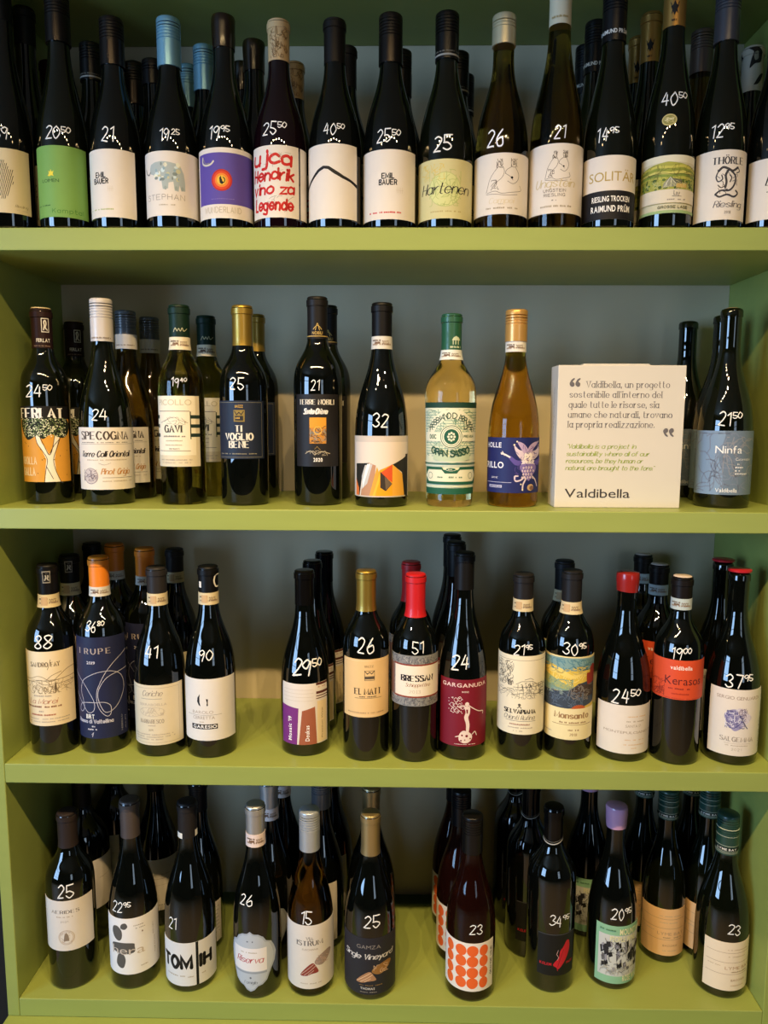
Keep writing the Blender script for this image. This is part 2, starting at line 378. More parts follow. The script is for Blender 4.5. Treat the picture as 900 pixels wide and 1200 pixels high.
def a_lay(A):
    A.r(0, 88, 100, 100, '#ddd8c0'); A.p([(0, 78), (20, 86), (45, 89), (70, 86), (100, 78), (100, 40), (0, 40)], '#a3a448')
    for k, c in enumerate(('#c4bd58', '#8f9a3e', '#cfc768', '#7f9440', '#b7b552')): A.p([(0, 77-k*4), (25, 84-k*5), (50, 81-k*5), (75, 84-k*5), (100, 77-k*4), (100, 73-k*4), (72, 79-k*5), (46, 77-k*5), (22, 80-k*5), (0, 74-k*4)], c)
    rg = random.Random(2)
    for c in ('#55702e', '#3f5626', '#6f8a3c', '#48602a'): A.es([(rg.uniform(2, 98), rg.uniform(42, 60), rg.uniform(2, 5), rg.uniform(1.5, 3.5)) for _ in range(14)], c, 7)
    A.p([(36, 44), (40, 54), (50, 62), (60, 57), (64, 46)], '#8f8f7c'); A.p([(50, 62), (56, 60), (72, 58), (74, 50), (62, 48)], '#6a6a54'); A.ls([[(40, 46), (50, 62), (62, 50)], [(44, 46), (44, 54)], [(52, 46), (52, 58)]], 1, '#e0dcc4'); A.r(62, 44, 82, 51, '#c9a860'); A.ls([[(62, 51), (72, 55), (84, 51)]], 1.6, '#54502e')
    A.sketch(2, 58, 98, 84, 60, .6, '#6e7030', 16); A.sketch(4, 42, 96, 56, 40, .6, '#d0cc8c', 8); A.l([(0, 66), (30, 70), (60, 67), (100, 70)], .8, '#5c5a2c', 1)
    A.r(0, 18, 100, 41, '#ddd2bc'); A.t(64, 31, 8, 'Lay', K, 's', w=12); A.r(55, 28.6, 73, 29.4, K); A.m(46, 82, 22.4, 2.4, SG); A.r(3, 16.6, 97, 17.6, '#a8985c'); A.t(60, 8.6, 4, 'GROSSE LAGE', '#5d5a34', 'k', w=56); A.r(0, 0, 100, 5, '#9ab47c')
def a_thorle(A):
    c = '#3c3a40'; A.t(60, 80, 9.5, 'THÖRLE', c, 'r', w=62, wt=1)
    A.l([(38, 70), (46, 75), (56, 73), (66, 70), (76, 75)], 4.6, c, 1); A.l([(76, 75), (80, 70), (74, 67)], 2, c, 1); A.l([(38, 70), (34, 62), (38, 55), (46, 58), (44, 64)], 2.4, c, 1)
    A.l([(58, 72), (52, 64), (54, 54), (52, 46)], 4.4, c, 1); A.l([(62, 70), (72, 62), (70, 50), (60, 42), (44, 42), (34, 37)], 3.6, c, 1); A.l([(34, 37), (42, 33), (56, 36), (70, 33), (78, 38), (74, 42)], 3.6, c, 1)
    A.l([(60, 64), (64, 60), (61, 54)], 2.4, c, 1); A.l([(38, 50), (44, 46), (50, 48)], 2, c, 1); A.sketch(36, 36, 76, 72, 16, 1, c, 9)
    A.t(62, 18, 9, 'Riesling', '#4a4850', 'i', w=56); A.t(60, 9, 3.5, '2018', '#4a4850', 'h', w=14)
def a_ecut(A): A.t(36, 56, 16, 'E', K, 'i', w=16); A.m(24, 70, 44, 2, SG)
# --- second shelf
def a_tree(A):
    A.r(0, 83, 100, 100, '#12100e'); A.t(50, 84.5, 12.5, 'FERLAT', WH, 'r', w=90, wt=1.3)
    A.p([(52, 0), (55, 16), (58, 30), (50, 42), (40, 52), (36, 66), (44, 64), (50, 52), (60, 42), (64, 36), (70, 44), (76, 58), (80, 68), (88, 70), (84, 58), (78, 44), (74, 30), (76, 14), (84, 0)], '#f1e6d0')
    A.ls([[(52, 0), (56, 16), (60, 30), (50, 42), (40, 52), (36, 66)], [(84, 0), (76, 14), (72, 30), (80, 46), (90, 68)], [(58, 20), (64, 12), (70, 4)], [(44, 64), (56, 46), (64, 36), (70, 42), (76, 60)], [(66, 38), (74, 48), (84, 56)]], 1.3, '#1c150e', 1)
    rg = random.Random(3); cl = [(rg.gauss(56, 24), rg.gauss(77, 7)) for _ in range(40)]
    A.p([(4, 74), (8, 84), (22, 85), (44, 84), (62, 86), (82, 84), (98, 82), (99, 66), (90, 58), (70, 63), (54, 57), (40, 61), (18, 56)], '#1c2414', 1)
    for c in ('#6f8a4c', '#e6e6c8', '#a8b888', '#e6e6c8'): A.es([(rg.uniform(6, 97), rg.uniform(60, 84), rg.uniform(1, 2), rg.uniform(.8, 1.6)) for _ in range(95)], c, 5)
    A.es([(rg.uniform(4, 96), rg.uniform(6, 58), .9, 1.3) for _ in range(16)], '#1c150e', 5)
    A.t(5, 24, 9, 'RIBOLLA', '#f0dcb0', 'h', w=34, al='l', wt=.7); A.t(5, 9, 10, 'GIALLA', '#f0dcb0', 'h', w=30, al='l', wt=.8)
def a_speco(A, part=0):
    A.t(47, 81, 12, 'SPECOGNA', '#4c4038', 'r', w=84, wt=1.1); A.m(6, 88, 75, 1.8, SG); A.r(4, 73, 96, 73.5, SG)
    A.t(46, 53, 9, 'Terre Colli Orientali', '#2f2622', 'i', w=84, wt=1); A.m(14, 86, 47, 2, FA); A.l([(34, 43), (44, 40), (56, 43)], .6, SG, 1)
    A.e(19, 22, 15, '#c9bcb8', n=26); A.ring(19, 22, 15, .9, '#6c5c66'); A.sketch(8, 14, 30, 32, 26, .8, '#6c5c66', 9); A.t(66, 25, 9, 'Pinot Grigio', '#c08a50', 'i', w=50, wt=.8); A.r(40, 19, 94, 19.6, SG); A.m(40, 94, 13, 1.8, FA)
def a_gavi(A):
    A.r(6, 16, 94, 100, '#efe6cf')
    for k in range(3):
        yy = 42+k*13; A.r(84, yy, 100, yy+5, '#22352e'); A.r(0, yy, 9, yy+5, '#22352e')
    A.r(84, 39, 86, 78, '#22352e'); A.r(9, 78, 84, 79, '#8c8070'); A.r(8, 22, 84, 22.8, '#8c8070'); A.t(48, 87, 8, 'PICOLLO', '#c9bda0', 's', w=78)
    A.sketch(20, 60, 76, 70, 12, .8, '#8c8070', 14); A.l([(14, 62), (34, 67), (50, 70), (62, 66), (80, 62)], .8, '#8c8070', 1); A.t(48, 49, 9.5, 'GAVI', '#3c3c34', 'r', w=44, wt=1.1)
    A.m(22, 76, 42, 2.4, SG); A.m(28, 70, 36, 2, FA); A.m(26, 70, 30, 1.6, FA); A.t(48, 24, 2.6, 'VINO BIANCO', SG, 's', w=26); A.m(12, 88, 9, 1.6, FA); A.m(16, 84, 5, 1.4, FA)
def a_tivoglio(A):
    c = '#e2ddd0'
    for L in ([(3, 3), (97, 3), (97, 97), (3, 97), (3, 3)],): A.l(L, .7, '#8a8472')
    A.t(54, 88, 4.5, 'BREZZ', '#c9a24a', 'b', w=18); A.r(42, 64, 66, 84, '#8f7a3c'); A.l([(44, 82), (49, 76), (54, 80), (59, 76), (64, 82)], 2, '#2a2a30'); A.r(45, 66, 63, 74, '#2a2a30'); A.m(46, 62, 69, 3, '#c9a24a')
    A.t(54, 47, 10.5, 'TI', c, 'r', w=18, wt=1.3); A.t(54, 33, 11, 'VOGLIO', c, 'r', w=62, wt=1.3); A.t(54, 19.5, 11, 'BENE', c, 'r', w=46, wt=1.3); A.m(8, 92, 8, 2, '#8a8472')
def a_terre(A):
    A.t(50, 86, 6.5, 'TERRE NOBILI', '#e6dfd0', 'r', w=84, wt=1); A.t(46, 73, 7, 'Santa Chiara', WH, 'i', w=56, wt=1.5); A.r(32, 32, 72, 68, '#c9862c'); A.r(32, 54, 72, 68, '#e09a30')
    A.sketch(33, 33, 71, 56, 34, 1.4, '#5a4a3c', 12); A.sketch(33, 33, 71, 52, 24, 1.4, '#8f8c80', 12); A.ring(52, 50, 9, 2.4, '#e8b050'); A.l([(22, 18), (34, 22), (44, 17), (60, 21), (80, 18)], 1.6, '#b8aa90', 1); A.sketch(20, 15, 74, 22, 12, .9, '#b8aa90', 10)
    A.l([(44, 24), (50, 28), (58, 23)], .8, GD); A.t(52, 7, 5, '2020', WH, 'b', w=22)
def a_abstract(A):
    A.r(2, 2, 98, 90, '#e2d3c6'); A.p([(48, 45), (98, 70), (98, 2), (88, 2), (88, 40), (80, 46), (72, 48), (50, 37)], '#26241f'); A.p([(4, 54), (28, 56), (14, 30), (10, 2), (5, 2), (4, 30)], '#26241f')
    A.p([(28, 56), (40, 52), (34, 2), (12, 2), (16, 30)], '#b98a6a'); A.p([(20, 52), (34, 54), (24, 22), (14, 12), (14, 34)], '#c7c4c2'); A.p([(24, 54), (30, 55), (16, 14), (15, 24)], '#f4f2ef')
    A.p([(28, 2), (42, 50), (46, 40), (48, 2)], '#d9a03c'); A.p([(46, 44), (70, 54), (88, 38), (92, 2), (40, 2)], '#f0a21c'); A.p([(48, 40), (70, 54), (70, 24)], '#d9562a'); A.p([(34, 2), (38, 2), (50, 36), (48, 42)], '#f2b83a'); A.p([(70, 54), (88, 38), (92, 2), (70, 2)], '#e8a83c')
    A.p([(48, 42), (70, 22), (58, 10), (48, 16)], '#3a3029'); A.p([(56, 34), (70, 22), (58, 12)], '#6b5a48'); A.p([(4, 2), (9, 2), (9, 14), (4, 30)], '#e0763a'); A.r(94, 0, 98, 70, '#2a2824')
def a_sasso(A):
    g = '#1f5a45'; c = '#e6e4cb'; A.r(0, 94, 100, 100, '#1c4034'); A.r(0, 0, 100, 7, g); A.r(0, 92.6, 100, 93.4, c); A.sketch(2, 42, 98, 92, 150, .8, '#5f8f78', 12)
    for yy in range(44, 92, 3): A.r(1, yy, 99, yy+.7, '#8fb09a')
    A.p([(2, 62), (12, 82), (32, 91), (50, 93), (68, 91), (88, 82), (98, 62), (90, 60), (78, 75), (62, 82), (50, 83), (38, 82), (22, 75), (10, 60)], c); 
    txt = 'TREBBIANO D ABRUZZO'
    for i, ch in enumerate(txt):
        t = -1+2*i/(len(txt)-1); x = 50+41*math.sin(t*1.15)/math.sin(1.15); yy = 62+24*math.cos(t*1.2); A.t(x, yy-3, 5.6, ch, '#3c5a48', 'k', wt=1.1)
    A.r(2, 58, 98, 68, c); A.t(14, 61, 4, 'DOC', g, 'k', w=12); A.t(84, 62, 2.6, 'PREMIUM', g, 'k', w=20)
    A.e(48, 63, 23, c, n=32); A.ring(48, 63, 21, 1.4, g); A.ring(48, 63, 17.5, .8, g); A.e(48, 63, 14.5, g, n=26)
    A.es([(48+6*math.cos(k*math.pi/4), 63+4*math.sin(k*math.pi/4), 2.4, 2.4) for k in range(8)], c); A.es([(48, 63, 2.6, 2.6)], c); A.l([(72, 74), (74, 71), (79, 73), (77, 76)], 1.4, K, 1)
    A.p([(14, 47), (50, 40), (86, 47), (86, 38), (50, 34), (14, 38)], '#bccbae'); txt = 'GRAN SASSO'
    for i, ch in enumerate(txt):
        t = -1+2*i/(len(txt)-1); A.t(49+33*t, 41.5+3.6*t*t, 6.4, ch, c if 0 else '#2a5442', 'k', wt=1.5)
    A.r(0, 35.4, 100, 36.4, c); A.r(0, 33, 100, 34.2, g); A.r(0, 31, 100, 31.8, c)
    A.p([(2, 30), (30, 30), (34, 27), (62, 27), (66, 30), (98, 30), (98, 11), (2, 11)], g); A.p([(6, 27), (30, 27), (36, 23), (60, 23), (66, 27), (94, 27), (98, 20), (94, 14), (6, 14), (2, 20)], c)
    A.e(48, 27.5, 11, c, 3.4); A.e(48, 27.5, 9.6, g, 2.6); A.m(42, 54, 27, 1, c); A.ring(9, 20.5, 6, .8, g); A.ring(88, 20.5, 6, .8, g); A.t(48, 18, 2.6, 'FARNESE', '#5c7a64', 's', w=0) if 0 else A.m(22, 74, 18, 2, '#6b8a70'); A.r(6, 8.6, 94, 9.4, c)
def a_grillo(A):
    A.t(2, 82, 9, 'HOLLE', '#e6e4f0', 'b', w=26, al='l'); A.t(-1, 45, 11, 'GRILLO', '#eceaf4', 'b', w=34, al='l'); A.t(10, 26, 3, 'DOC SIC', '#cfcde0', 'b', w=12, al='l'); A.r(2, 18.5, 48, 19.4, '#b8b6d4'); A.r(6, 9, 30, 14, '#b8b6d4'); A.t(8, 10, 3, 'BIANCO', '#1f2560', 'b', w=20, al='l')
    c = '#d8c6d4'; d = '#8471b4'; e = '#5d4f9c'
    A.p([(70, 60), (62, 64), (55, 74), (52, 86), (60, 79), (68, 76), (74, 72)], c, 1); A.p([(86, 60), (94, 64), (99, 72), (98, 84), (93, 78), (84, 76), (82, 70)], c, 1)
    A.p([(72, 70), (66, 78), (58, 92), (68, 90), (76, 82), (79, 74)], '#b9a2c8', 1); A.p([(84, 70), (88, 80), (97, 92), (88, 91), (80, 84), (77, 74)], '#b9a2c8', 1)
    A.p([(71, 60), (70, 68), (74, 73), (83, 73), (86, 67), (84, 59), (78, 55)], '#efe4e2', 1); A.es([(75, 66, 1, 1), (81, 66, 1, 1)], K); A.ls([[(75, 60), (78, 59), (81, 60)]], .9, '#a03a4a'); A.es([(52, 87, 1.8, 1.8), (98, 86, 1.8, 1.8), (57, 93, 1.6, 1.6), (97, 93, 1.6, 1.6)], '#efe2c0')
    A.p([(62, 58), (70, 60), (78, 54), (87, 60), (95, 57), (90, 50), (78, 47), (67, 50)], '#e6dce8')
    A.p([(66, 52), (90, 52), (93, 42), (88, 33), (80, 22), (72, 33), (64, 42)], d, 1); rg = random.Random(8)
    A.emit([[(A.X(x-2), A.Y(yy)), (A.X(x), A.Y(yy-3)), (A.X(x+2), A.Y(yy)), (A.X(x), A.Y(yy+3))] for yy in range(28, 50, 6) for x in range(68+(yy % 4), 90, 5)], c)
    A.p([(66, 53), (56, 50), (48, 56), (40, 66), (46, 67), (56, 60), (66, 58)], e, 1); A.p([(90, 53), (97, 50), (100, 58), (99, 66), (96, 60), (90, 58)], e, 1); A.ls([[(28, 72), (36, 69), (44, 65)]], 3.2, '#efe2e0'); A.ls([[(30, 75), (34, 68)], [(28, 70), (33, 70)]], 1.6, '#efe2e0')
    A.ls([[(72, 30), (66, 24), (56, 22), (54, 30), (60, 31)], [(75, 26), (70, 16), (69, 8)], [(86, 30), (92, 24), (96, 12)]], 3, c, 1); A.sketch(54, 24, 98, 88, 50, .8, e, 6); A.es([(69, 6, 1.8, 1.8), (66, 16, 1.5, 1.5)], '#efe2c0')
    A.e(84, 10, 8, '#c2a27c', 6.5); A.e(86, 9, 5.5, '#7b5a52', 4.5)
def a_ninfa(A):
    A.p([(0, 0), (40, 0), (46, 30), (38, 60), (46, 100), (0, 100)], '#7f97b4', 1); A.sketch(2, 4, 98, 96, 50, 2, '#78849a', 30); A.sketch(46, 30, 98, 90, 26, 1.4, '#8d8f98', 26)
    A.t(55, 65, 12, 'Ninfa', '#eeeef0', 's', w=46); A.t(67, 54, 4, 'Catarratto', '#e4e4e8', 's', w=26, al='l')
    for k, w in enumerate((8, 16, 12, 22)): A.m(67, 67+w, 47-k*5, 2.4, '#dcdce2')
    A.t(54, 4, 6.4, 'Valdibella', '#eeeef0', 's', w=38)
# --- third shelf
def a_sandro(A):
    c = '#7a6648'; A.t(35, 80, 5.6, 'SANDRO', '#5c4a34', 'r', w=40); A.l([(53, 76), (57, 82), (60, 89)], 1, '#5c4a34', 1); A.t(70, 80, 5.6, 'FAY', '#5c4a34', 'r', w=18); A.sketch(2, 44, 98, 62, 60, .7, '#a08c6c', 14)
    A.ls([[(0, 62), (16, 64), (30, 67), (42, 66), (60, 60), (74, 66), (90, 74), (100, 76)], [(0, 58), (20, 60), (36, 62), (54, 60), (76, 62), (100, 64)], [(50, 62), (62, 68), (80, 72)], [(30, 60), (44, 56), (64, 56), (100, 58)]], 1, c, 1)
    A.sketch(16, 44, 74, 54, 30, 1, c, 8); A.p([(66, 54), (68, 60), (70, 54), (70, 48), (66, 48)], '#6c5a40'); A.t(38, 30, 7, 'La Morei', '#b06a54', 'i', w=60, wt=.5)
    A.m(4, 80, 25, 2.4, '#8a5c48'); A.m(30, 42, 19, 2, FA); A.m(12, 66, 14, 2.2, '#b06a54'); A.m(6, 92, 9, 1.4, FA); A.m(8, 90, 5, 1.4, FA); A.m(20, 60, 40, 2, FA)
def a_rupe(A):
    c = '#c9c6d2'; A.t(47, 85, 5.4, 'RUPE', '#b8a070', 'r', w=0) if 0 else None
    for i, ch in enumerate('IRUPE'): A.t(14+i*15, 84, 5.2, ch, '#a99c98', 'r', wt=1)
    A.t(36, 74, 2.8, '2019', c, 'b', w=18)
    A.ls([[(100, 84), (84, 76), (66, 66), (52, 54), (46, 46), (46, 36), (52, 28), (64, 22), (72, 24), (72, 32), (60, 36), (44, 36), (28, 36), (12, 34), (8, 28), (12, 26), (18, 30), (16, 38), (12, 46), (16, 56), (30, 62), (52, 66), (76, 66), (92, 60), (96, 48), (90, 36), (78, 28), (62, 26), (52, 34), (48, 44), (56, 54), (74, 62), (100, 66)],
        [(0, 66), (16, 56), (30, 46), (40, 36), (38, 28), (26, 26), (14, 34), (2, 44)]], 1.1, c, 1)
    A.t(30, 20, 4.2, 'BIRT', WH, 'b', w=18); A.t(38, 15.5, 3.4, 'Rosso di Valtellina', c, 'k', w=70); A.m(26, 42, 11.5, 1.6, c); A.m(24, 46, 8.5, 1.6, c); A.l([(32, 4), (36, 6), (33, 2)], 1.6, c); A.tv(92, 4, 4, 'NEBBIOLO', '#8c8c9c', 's', w=16); A.tv(97, 4, 3, 'ALPI', '#8c8c9c', 's', w=14)
def a_cerutti(A):
    for L in ([(4, 4), (95, 4), (95, 95), (4, 95), (4, 4)],): A.l(L, .5, '#a0927c')
    A.t(46, 82, 9, 'Ceriche', '#9c8f80', 'i', w=42); A.r(22, 77, 66, 77.6, SG); A.t(46, 66, 4, 'SERRABOELLA', FA, 's', w=56); A.ring(44, 56, 27, .6, FA, 10); A.sketch(22, 50, 68, 62, 30, .6, FA, 9); A.t(44, 37, 6, 'BARBARESCO', '#a69a88', 'r', w=50); A.m(36, 54, 32, 2, FA)
    A.t(42, 24, 3, '2019', SG, 'h', w=10)
    for k, (a, b) in enumerate(((6, 86), (8, 90), (10, 70))): A.m(a, b, 17-k*4, 1.8, FA)
def a_barolo(A):
    A.p([(36, 76), (31, 70), (30, 64), (33, 58), (37, 56), (35, 62), (35, 70)], K); A.p([(48, 68), (52, 68), (52, 57), (49, 57), (50, 62)], K); A.t(40, 44, 5, 'BAROLO', '#b0a294', 's', w=42); A.r(10, 41.5, 78, 42, SG); A.t(42, 35, 5, 'CERRETTA', '#a39586', 's', w=44); A.m(34, 46, 30, 1.8, FA)
    A.r(18, 19, 70, 27, K); A.t(44, 20.5, 5, 'GARESIO', WH, 'b', w=48)
def a_purple(A):
    A.r(76, 82, 100, 100, '#5c2f26'); A.m(80, 96, 92, 2.4, '#c9a08c'); A.r(76, 78, 100, 79.5, '#5c2f26'); A.r(76, 74, 100, 75.4, '#5c2f26')
    for k in range(4): A.r(4, 72+k*6, 70, 72.6+k*6, '#cfc2ae')
    A.p([(0, 0), (32, 0), (36, 60), (0, 64)], '#7a2f7c'); A.p([(36, 0), (77, 0), (73, 62), (44, 56)], '#a15c40'); A.r(78, 2, 98, 70, '#ead2a4')
    A.tv(20, 6, 9, "Mosaic '19", WH, 'b', w=40); A.tv(60, 6, 9, 'Doukas', WH, 'b', w=26); A.tv(90, 8, 4, 'Premium Wine', '#8a7450', 's', w=50)
def a_elmatt(A):
    c = '#3c3228'; A.l([(3, 3), (97, 3), (97, 97), (3, 97), (3, 3)], .6, '#f3dcb0'); A.t(54, 86, 3.6, 'BREZZ', '#8c6c48', 's', w=20); A.l([(44, 80), (66, 80), (66, 64), (44, 64), (44, 80)], 1, '#5c5040'); A.l([(44, 80), (50, 75), (55, 78), (60, 75), (66, 80)], 2, '#5c5040'); A.r(44, 66, 66, 71, '#5c5040')
    A.t(53, 40, 10, 'EL MATT', c, 'r', w=60, wt=.9); A.m(32, 74, 35, 2, '#6c5c48'); A.r(22, 33, 82, 33.6, '#6c5c48'); A.m(4, 92, 7, 2, '#b0906c')
def a_bressan(A):
    A.sketch(0, 82, 100, 98, 90, 1.2, '#5f6068', 5); A.sketch(0, 2, 100, 17, 90, 1.2, '#5f6068', 5); A.sketch(0, 2, 100, 98, 90, 1.2, '#b4aea8', 5); A.r(0, 18, 10, 82, '#7a5a50'); A.r(10, 80, 100, 83, '#8c3a28'); A.r(10, 17, 100, 20, '#8c3a28'); A.r(12, 20, 100, 80, '#f0e4d0')
    A.t(62, 50, 11, 'BRESSAN', '#2c241f', 'r', w=64, wt=1.4); A.t(62, 39, 7, 'Schioppettino', '#9c6c50', 'i', w=50); A.t(56, 26, 6, '2013', '#c9bca4', 'r', w=26)
def a_garg(A):
    c = '#ead4c8'; A.t(50, 89, 5.6, 'GARGANUDA', '#e8c8c0', 'b', w=92); A.t(50, 81, 2.4, 'ROSSO', c, 'b', w=15)
    rg = random.Random(5); A.ls([[(x, yy), (x+4, yy+3), (x+8, yy), (x+5, yy-4), (x, yy-1)] for x, yy in ((26, 70), (34, 72), (18, 62), (26, 62), (34, 62), (20, 54), (28, 54), (40, 60))], 1, c, 1)
    A.es([(rg.uniform(16, 44), rg.uniform(50, 74), 1.2, 1.2) for _ in range(30)], c, 5); A.e(54, 64, 4.5, c); A.p([(48, 60), (60, 60), (60, 50), (57, 44), (60, 32), (57, 18), (53, 18), (52, 34), (48, 44), (51, 52)], c, 1); A.p([(52, 56), (56, 56), (56, 50), (53, 50)], '#7a1426')
    A.ls([[(58, 62), (68, 57), (80, 52), (90, 50), (90, 46)], [(50, 62), (42, 60), (34, 60)], [(66, 18), (72, 22), (76, 16)], [(38, 16), (30, 14)]], 2, c, 1); A.p([(38, 18), (46, 24), (58, 22), (66, 16), (62, 8), (50, 5), (38, 9)], c, 1)
    A.es([(44, 17, 2.2, 2.2), (54, 16, 3, 3), (62, 12, 2, 2), (42, 9, 2, 2), (50, 10, 1.6, 1.6)], '#7a1426'); A.m(28, 74, 3, 1, c)
def a_castello(A):
    c = '#5c564c'; A.r(3, 94, 97, 94.6, '#a89a80'); A.sketch(3, 62, 34, 92, 110, .9, c, 7); A.sketch(3, 46, 96, 58, 60, .7, '#8a8272', 12); A.ls([[(40, 64), (52, 68), (74, 68), (84, 64)], [(44, 64), (44, 56)], [(82, 64), (82, 56)], [(34, 60), (96, 62)], [(58, 70), (70, 72), (76, 70)], [(30, 50), (60, 54), (96, 50)]], .9, c)
    A.sketch(46, 56, 80, 66, 24, 1, c, 6); A.sketch(84, 52, 98, 66, 20, 1, c, 6); A.e(48, 38, 3, c); A.l([(44, 34), (48, 36), (52, 34)], 1.6, c); A.t(50, 27, 5, 'SELVAPIANA', '#2c2824', 'r', w=66, wt=1.5); A.t(48, 19, 5.6, 'Chianti Rufina', '#8c8478', 'i', w=64)
    A.r(20, 17, 82, 17.5, SG); A.m(28, 74, 12, 2, '#b08a78'); A.m(22, 76, 8, 1.4, FA); A.m(36, 56, 4, 1.4, FA)
def a_monsanto(A):
    A.r(0, 38, 100, 97, '#dcbc50'); A.sketch(0, 64, 86, 80, 30, 2, '#ecd478', 22); A.p([(0, 97), (0, 84), (20, 88), (44, 82), (70, 88), (100, 84), (100, 97)], '#7fa0a0', 1); A.p([(0, 82), (30, 86), (60, 78), (90, 84), (60, 74), (30, 78)], '#ecd070', 1); A.p([(0, 76), (24, 72), (50, 66), (72, 62), (64, 60), (30, 62), (0, 66)], '#a8aa6c', 1)
    A.sketch(0, 60, 60, 72, 30, 1.6, '#8fa888', 20); A.sketch(0, 84, 100, 96, 40, 2, '#5f8c98', 18); A.sketch(0, 80, 100, 88, 20, 1.6, '#c9b86c', 18); A.p([(0, 66), (30, 62), (60, 60), (0, 56)], '#7f9a88'); A.p([(0, 56), (30, 58), (52, 60), (70, 68), (86, 70), (100, 74), (100, 44), (80, 40), (50, 38), (0, 38)], '#3c4654'); A.p([(56, 60), (74, 68), (84, 66), (98, 66), (98, 52), (70, 52)], '#4a3c34')
    A.p([(86, 72), (86, 80), (92, 80), (92, 86), (96, 90), (100, 86), (100, 68), (88, 66)], '#9c3a2c'); A.sketch(50, 48, 98, 66, 50, 1.4, '#87807a', 7); A.sketch(2, 40, 80, 58, 50, 1.2, '#5c6c80', 12); A.p([(58, 38), (66, 42), (78, 42), (84, 38)], '#b8582c', 1); A.sketch(6, 54, 40, 60, 16, 1.2, '#9cb0a8', 6)
    A.r(0, 0, 100, 38, '#eadbaa'); A.t(62, 26, 7, 'Monsanto', '#a07c54', 'r', w=66, wt=1.2); A.m(34, 88, 20, 2, '#9c7c58'); A.r(20, 18, 96, 18.6, '#9c7c58'); A.m(52, 76, 11, 2, '#9c7c58'); A.t(64, 5, 3, '2018', '#9c7c58', 'r', w=16); A.m(4, 24, 7, 1.6, FA)
def a_pale(A):
    A.m(50, 86, 76, 2.6, '#d9b890'); A.m(48, 84, 66, 3, FA); A.t(62, 55, 5.5, 'SANTA 17', '#b0a08c', 's', w=30); A.t(56, 42, 5, 'MONTEPULCIANO D', '#a89684', 's', w=86); A.m(46, 86, 28, 2.2, '#d9b890'); A.m(44, 84, 18, 2.2, '#d9b890'); A.m(50, 80, 11, 2, '#d9b890')
def a_keraso(A):
    A.sketch(0, 6, 26, 46, 60, .8, '#8a2c20', 9); A.m(2, 98, 2, 2, '#b03a24'); A.t(58, 76, 10, 'valdibella', '#f4e4dc', 'b', w=42); A.t(64, 38, 21, 'Kerasos', '#5c1c1c', 's', w=64); A.m(34, 76, 26, 4, '#8a2c20'); A.m(34, 74, 13, 4, '#a8341f')
def a_salgemma(A):
    A.t(48, 85, 5, 'SERGIO GENUARDI', '#a08a78', 's', w=80); A.p([(22, 62), (26, 50), (36, 40), (44, 38), (56, 44), (62, 50), (66, 60), (60, 68), (48, 70), (34, 70)], '#9a94b8', 1); A.p([(44, 70), (56, 72), (68, 64), (74, 58), (66, 50), (58, 52)], '#cfc4cc', 1)
    A.sketch(24, 42, 62, 68, 60, 1.2, '#5a5890', 9); A.sketch(24, 44, 70, 70, 40, 1.2, '#e0dce8', 8); A.l([(50, 62), (56, 54), (62, 46), (66, 42)], 1.8, '#3c3a60', 1); A.sketch(48, 62, 64, 72, 16, 1, '#7c6c80', 6)
    A.t(49, 22, 6.4, 'SALGEMMA', '#a0968c', 'r', w=64, wt=1); A.r(24, 18.6, 74, 19, FA); A.m(26, 72, 15, 1.4, FA); A.t(48, 8, 3.4, '2021', FA, 'h', w=22); A.tv(96, 10, 3, 'SICILIA', '#4a4440', 's', w=46)
# --- bottom shelf
def a_aerides(A):
    A.t(50, 75, 6, 'AERIDES', '#4c4038', 'r', w=60, wt=1); A.m(30, 66, 67, 2.2, '#b09a84'); A.t(48, 57, 3, '2021', '#7a6c5e', 'h', w=18); A.ring(50, 27, 17, .9, '#b8a08a'); A.ring(50, 27, 14, .6, '#b8a08a'); A.sketch(38, 18, 62, 36, 16, .8, '#b8a08a', 6); A.p([(44, 20), (46, 32), (50, 37), (54, 32), (56, 20)], '#8c7a68'); A.ring(50, 27, 15.5, .5, '#cbb9a4')
def a_hera(A):
    c = '#5a5652'; A.p([(28, 90), (36, 92), (40, 86), (34, 81), (26, 83)], c, 1); A.p([(12, 84), (20, 86), (28, 78), (28, 66), (22, 60), (14, 64), (10, 74)], c, 1); A.p([(10, 54), (24, 57), (50, 56), (53, 50), (52, 40), (34, 37), (12, 40), (9, 46)], c, 1); A.p([(20, 36), (30, 36), (34, 26), (30, 13), (22, 12), (16, 20)], c, 1)
    A.t(38, 36, 15, 'hera', '#c9b9a8', 's', w=62); A.m(52, 76, 86, 1.6, '#a8a098'); A.m(56, 76, 81, 1.6, '#a8a098'); A.es([(69, 74, 1.4, 2)], '#7a5a48'); A.tv(90, 58, 3, 'RED DRY', '#a8a098', 's', w=22); A.tv(92, 22, 3, 'WINE ESTATE', '#a8a098', 's', w=32); A.m(64, 78, 12, 2, FA)
def a_tomh(A):
    A.t(4, 42, 25, 'TOM', K, 'k', w=58, al='l', wt=1.9); A.t(73, 42, 25, 'IH', K, 'k', w=22, al='l', wt=1.9); A.r(64, 0, 69, 100, '#0d0c0c'); A.m(8, 44, 22, 3, FA); A.m(48, 60, 20, 3, FA); A.m(72, 90, 22, 3, FA)
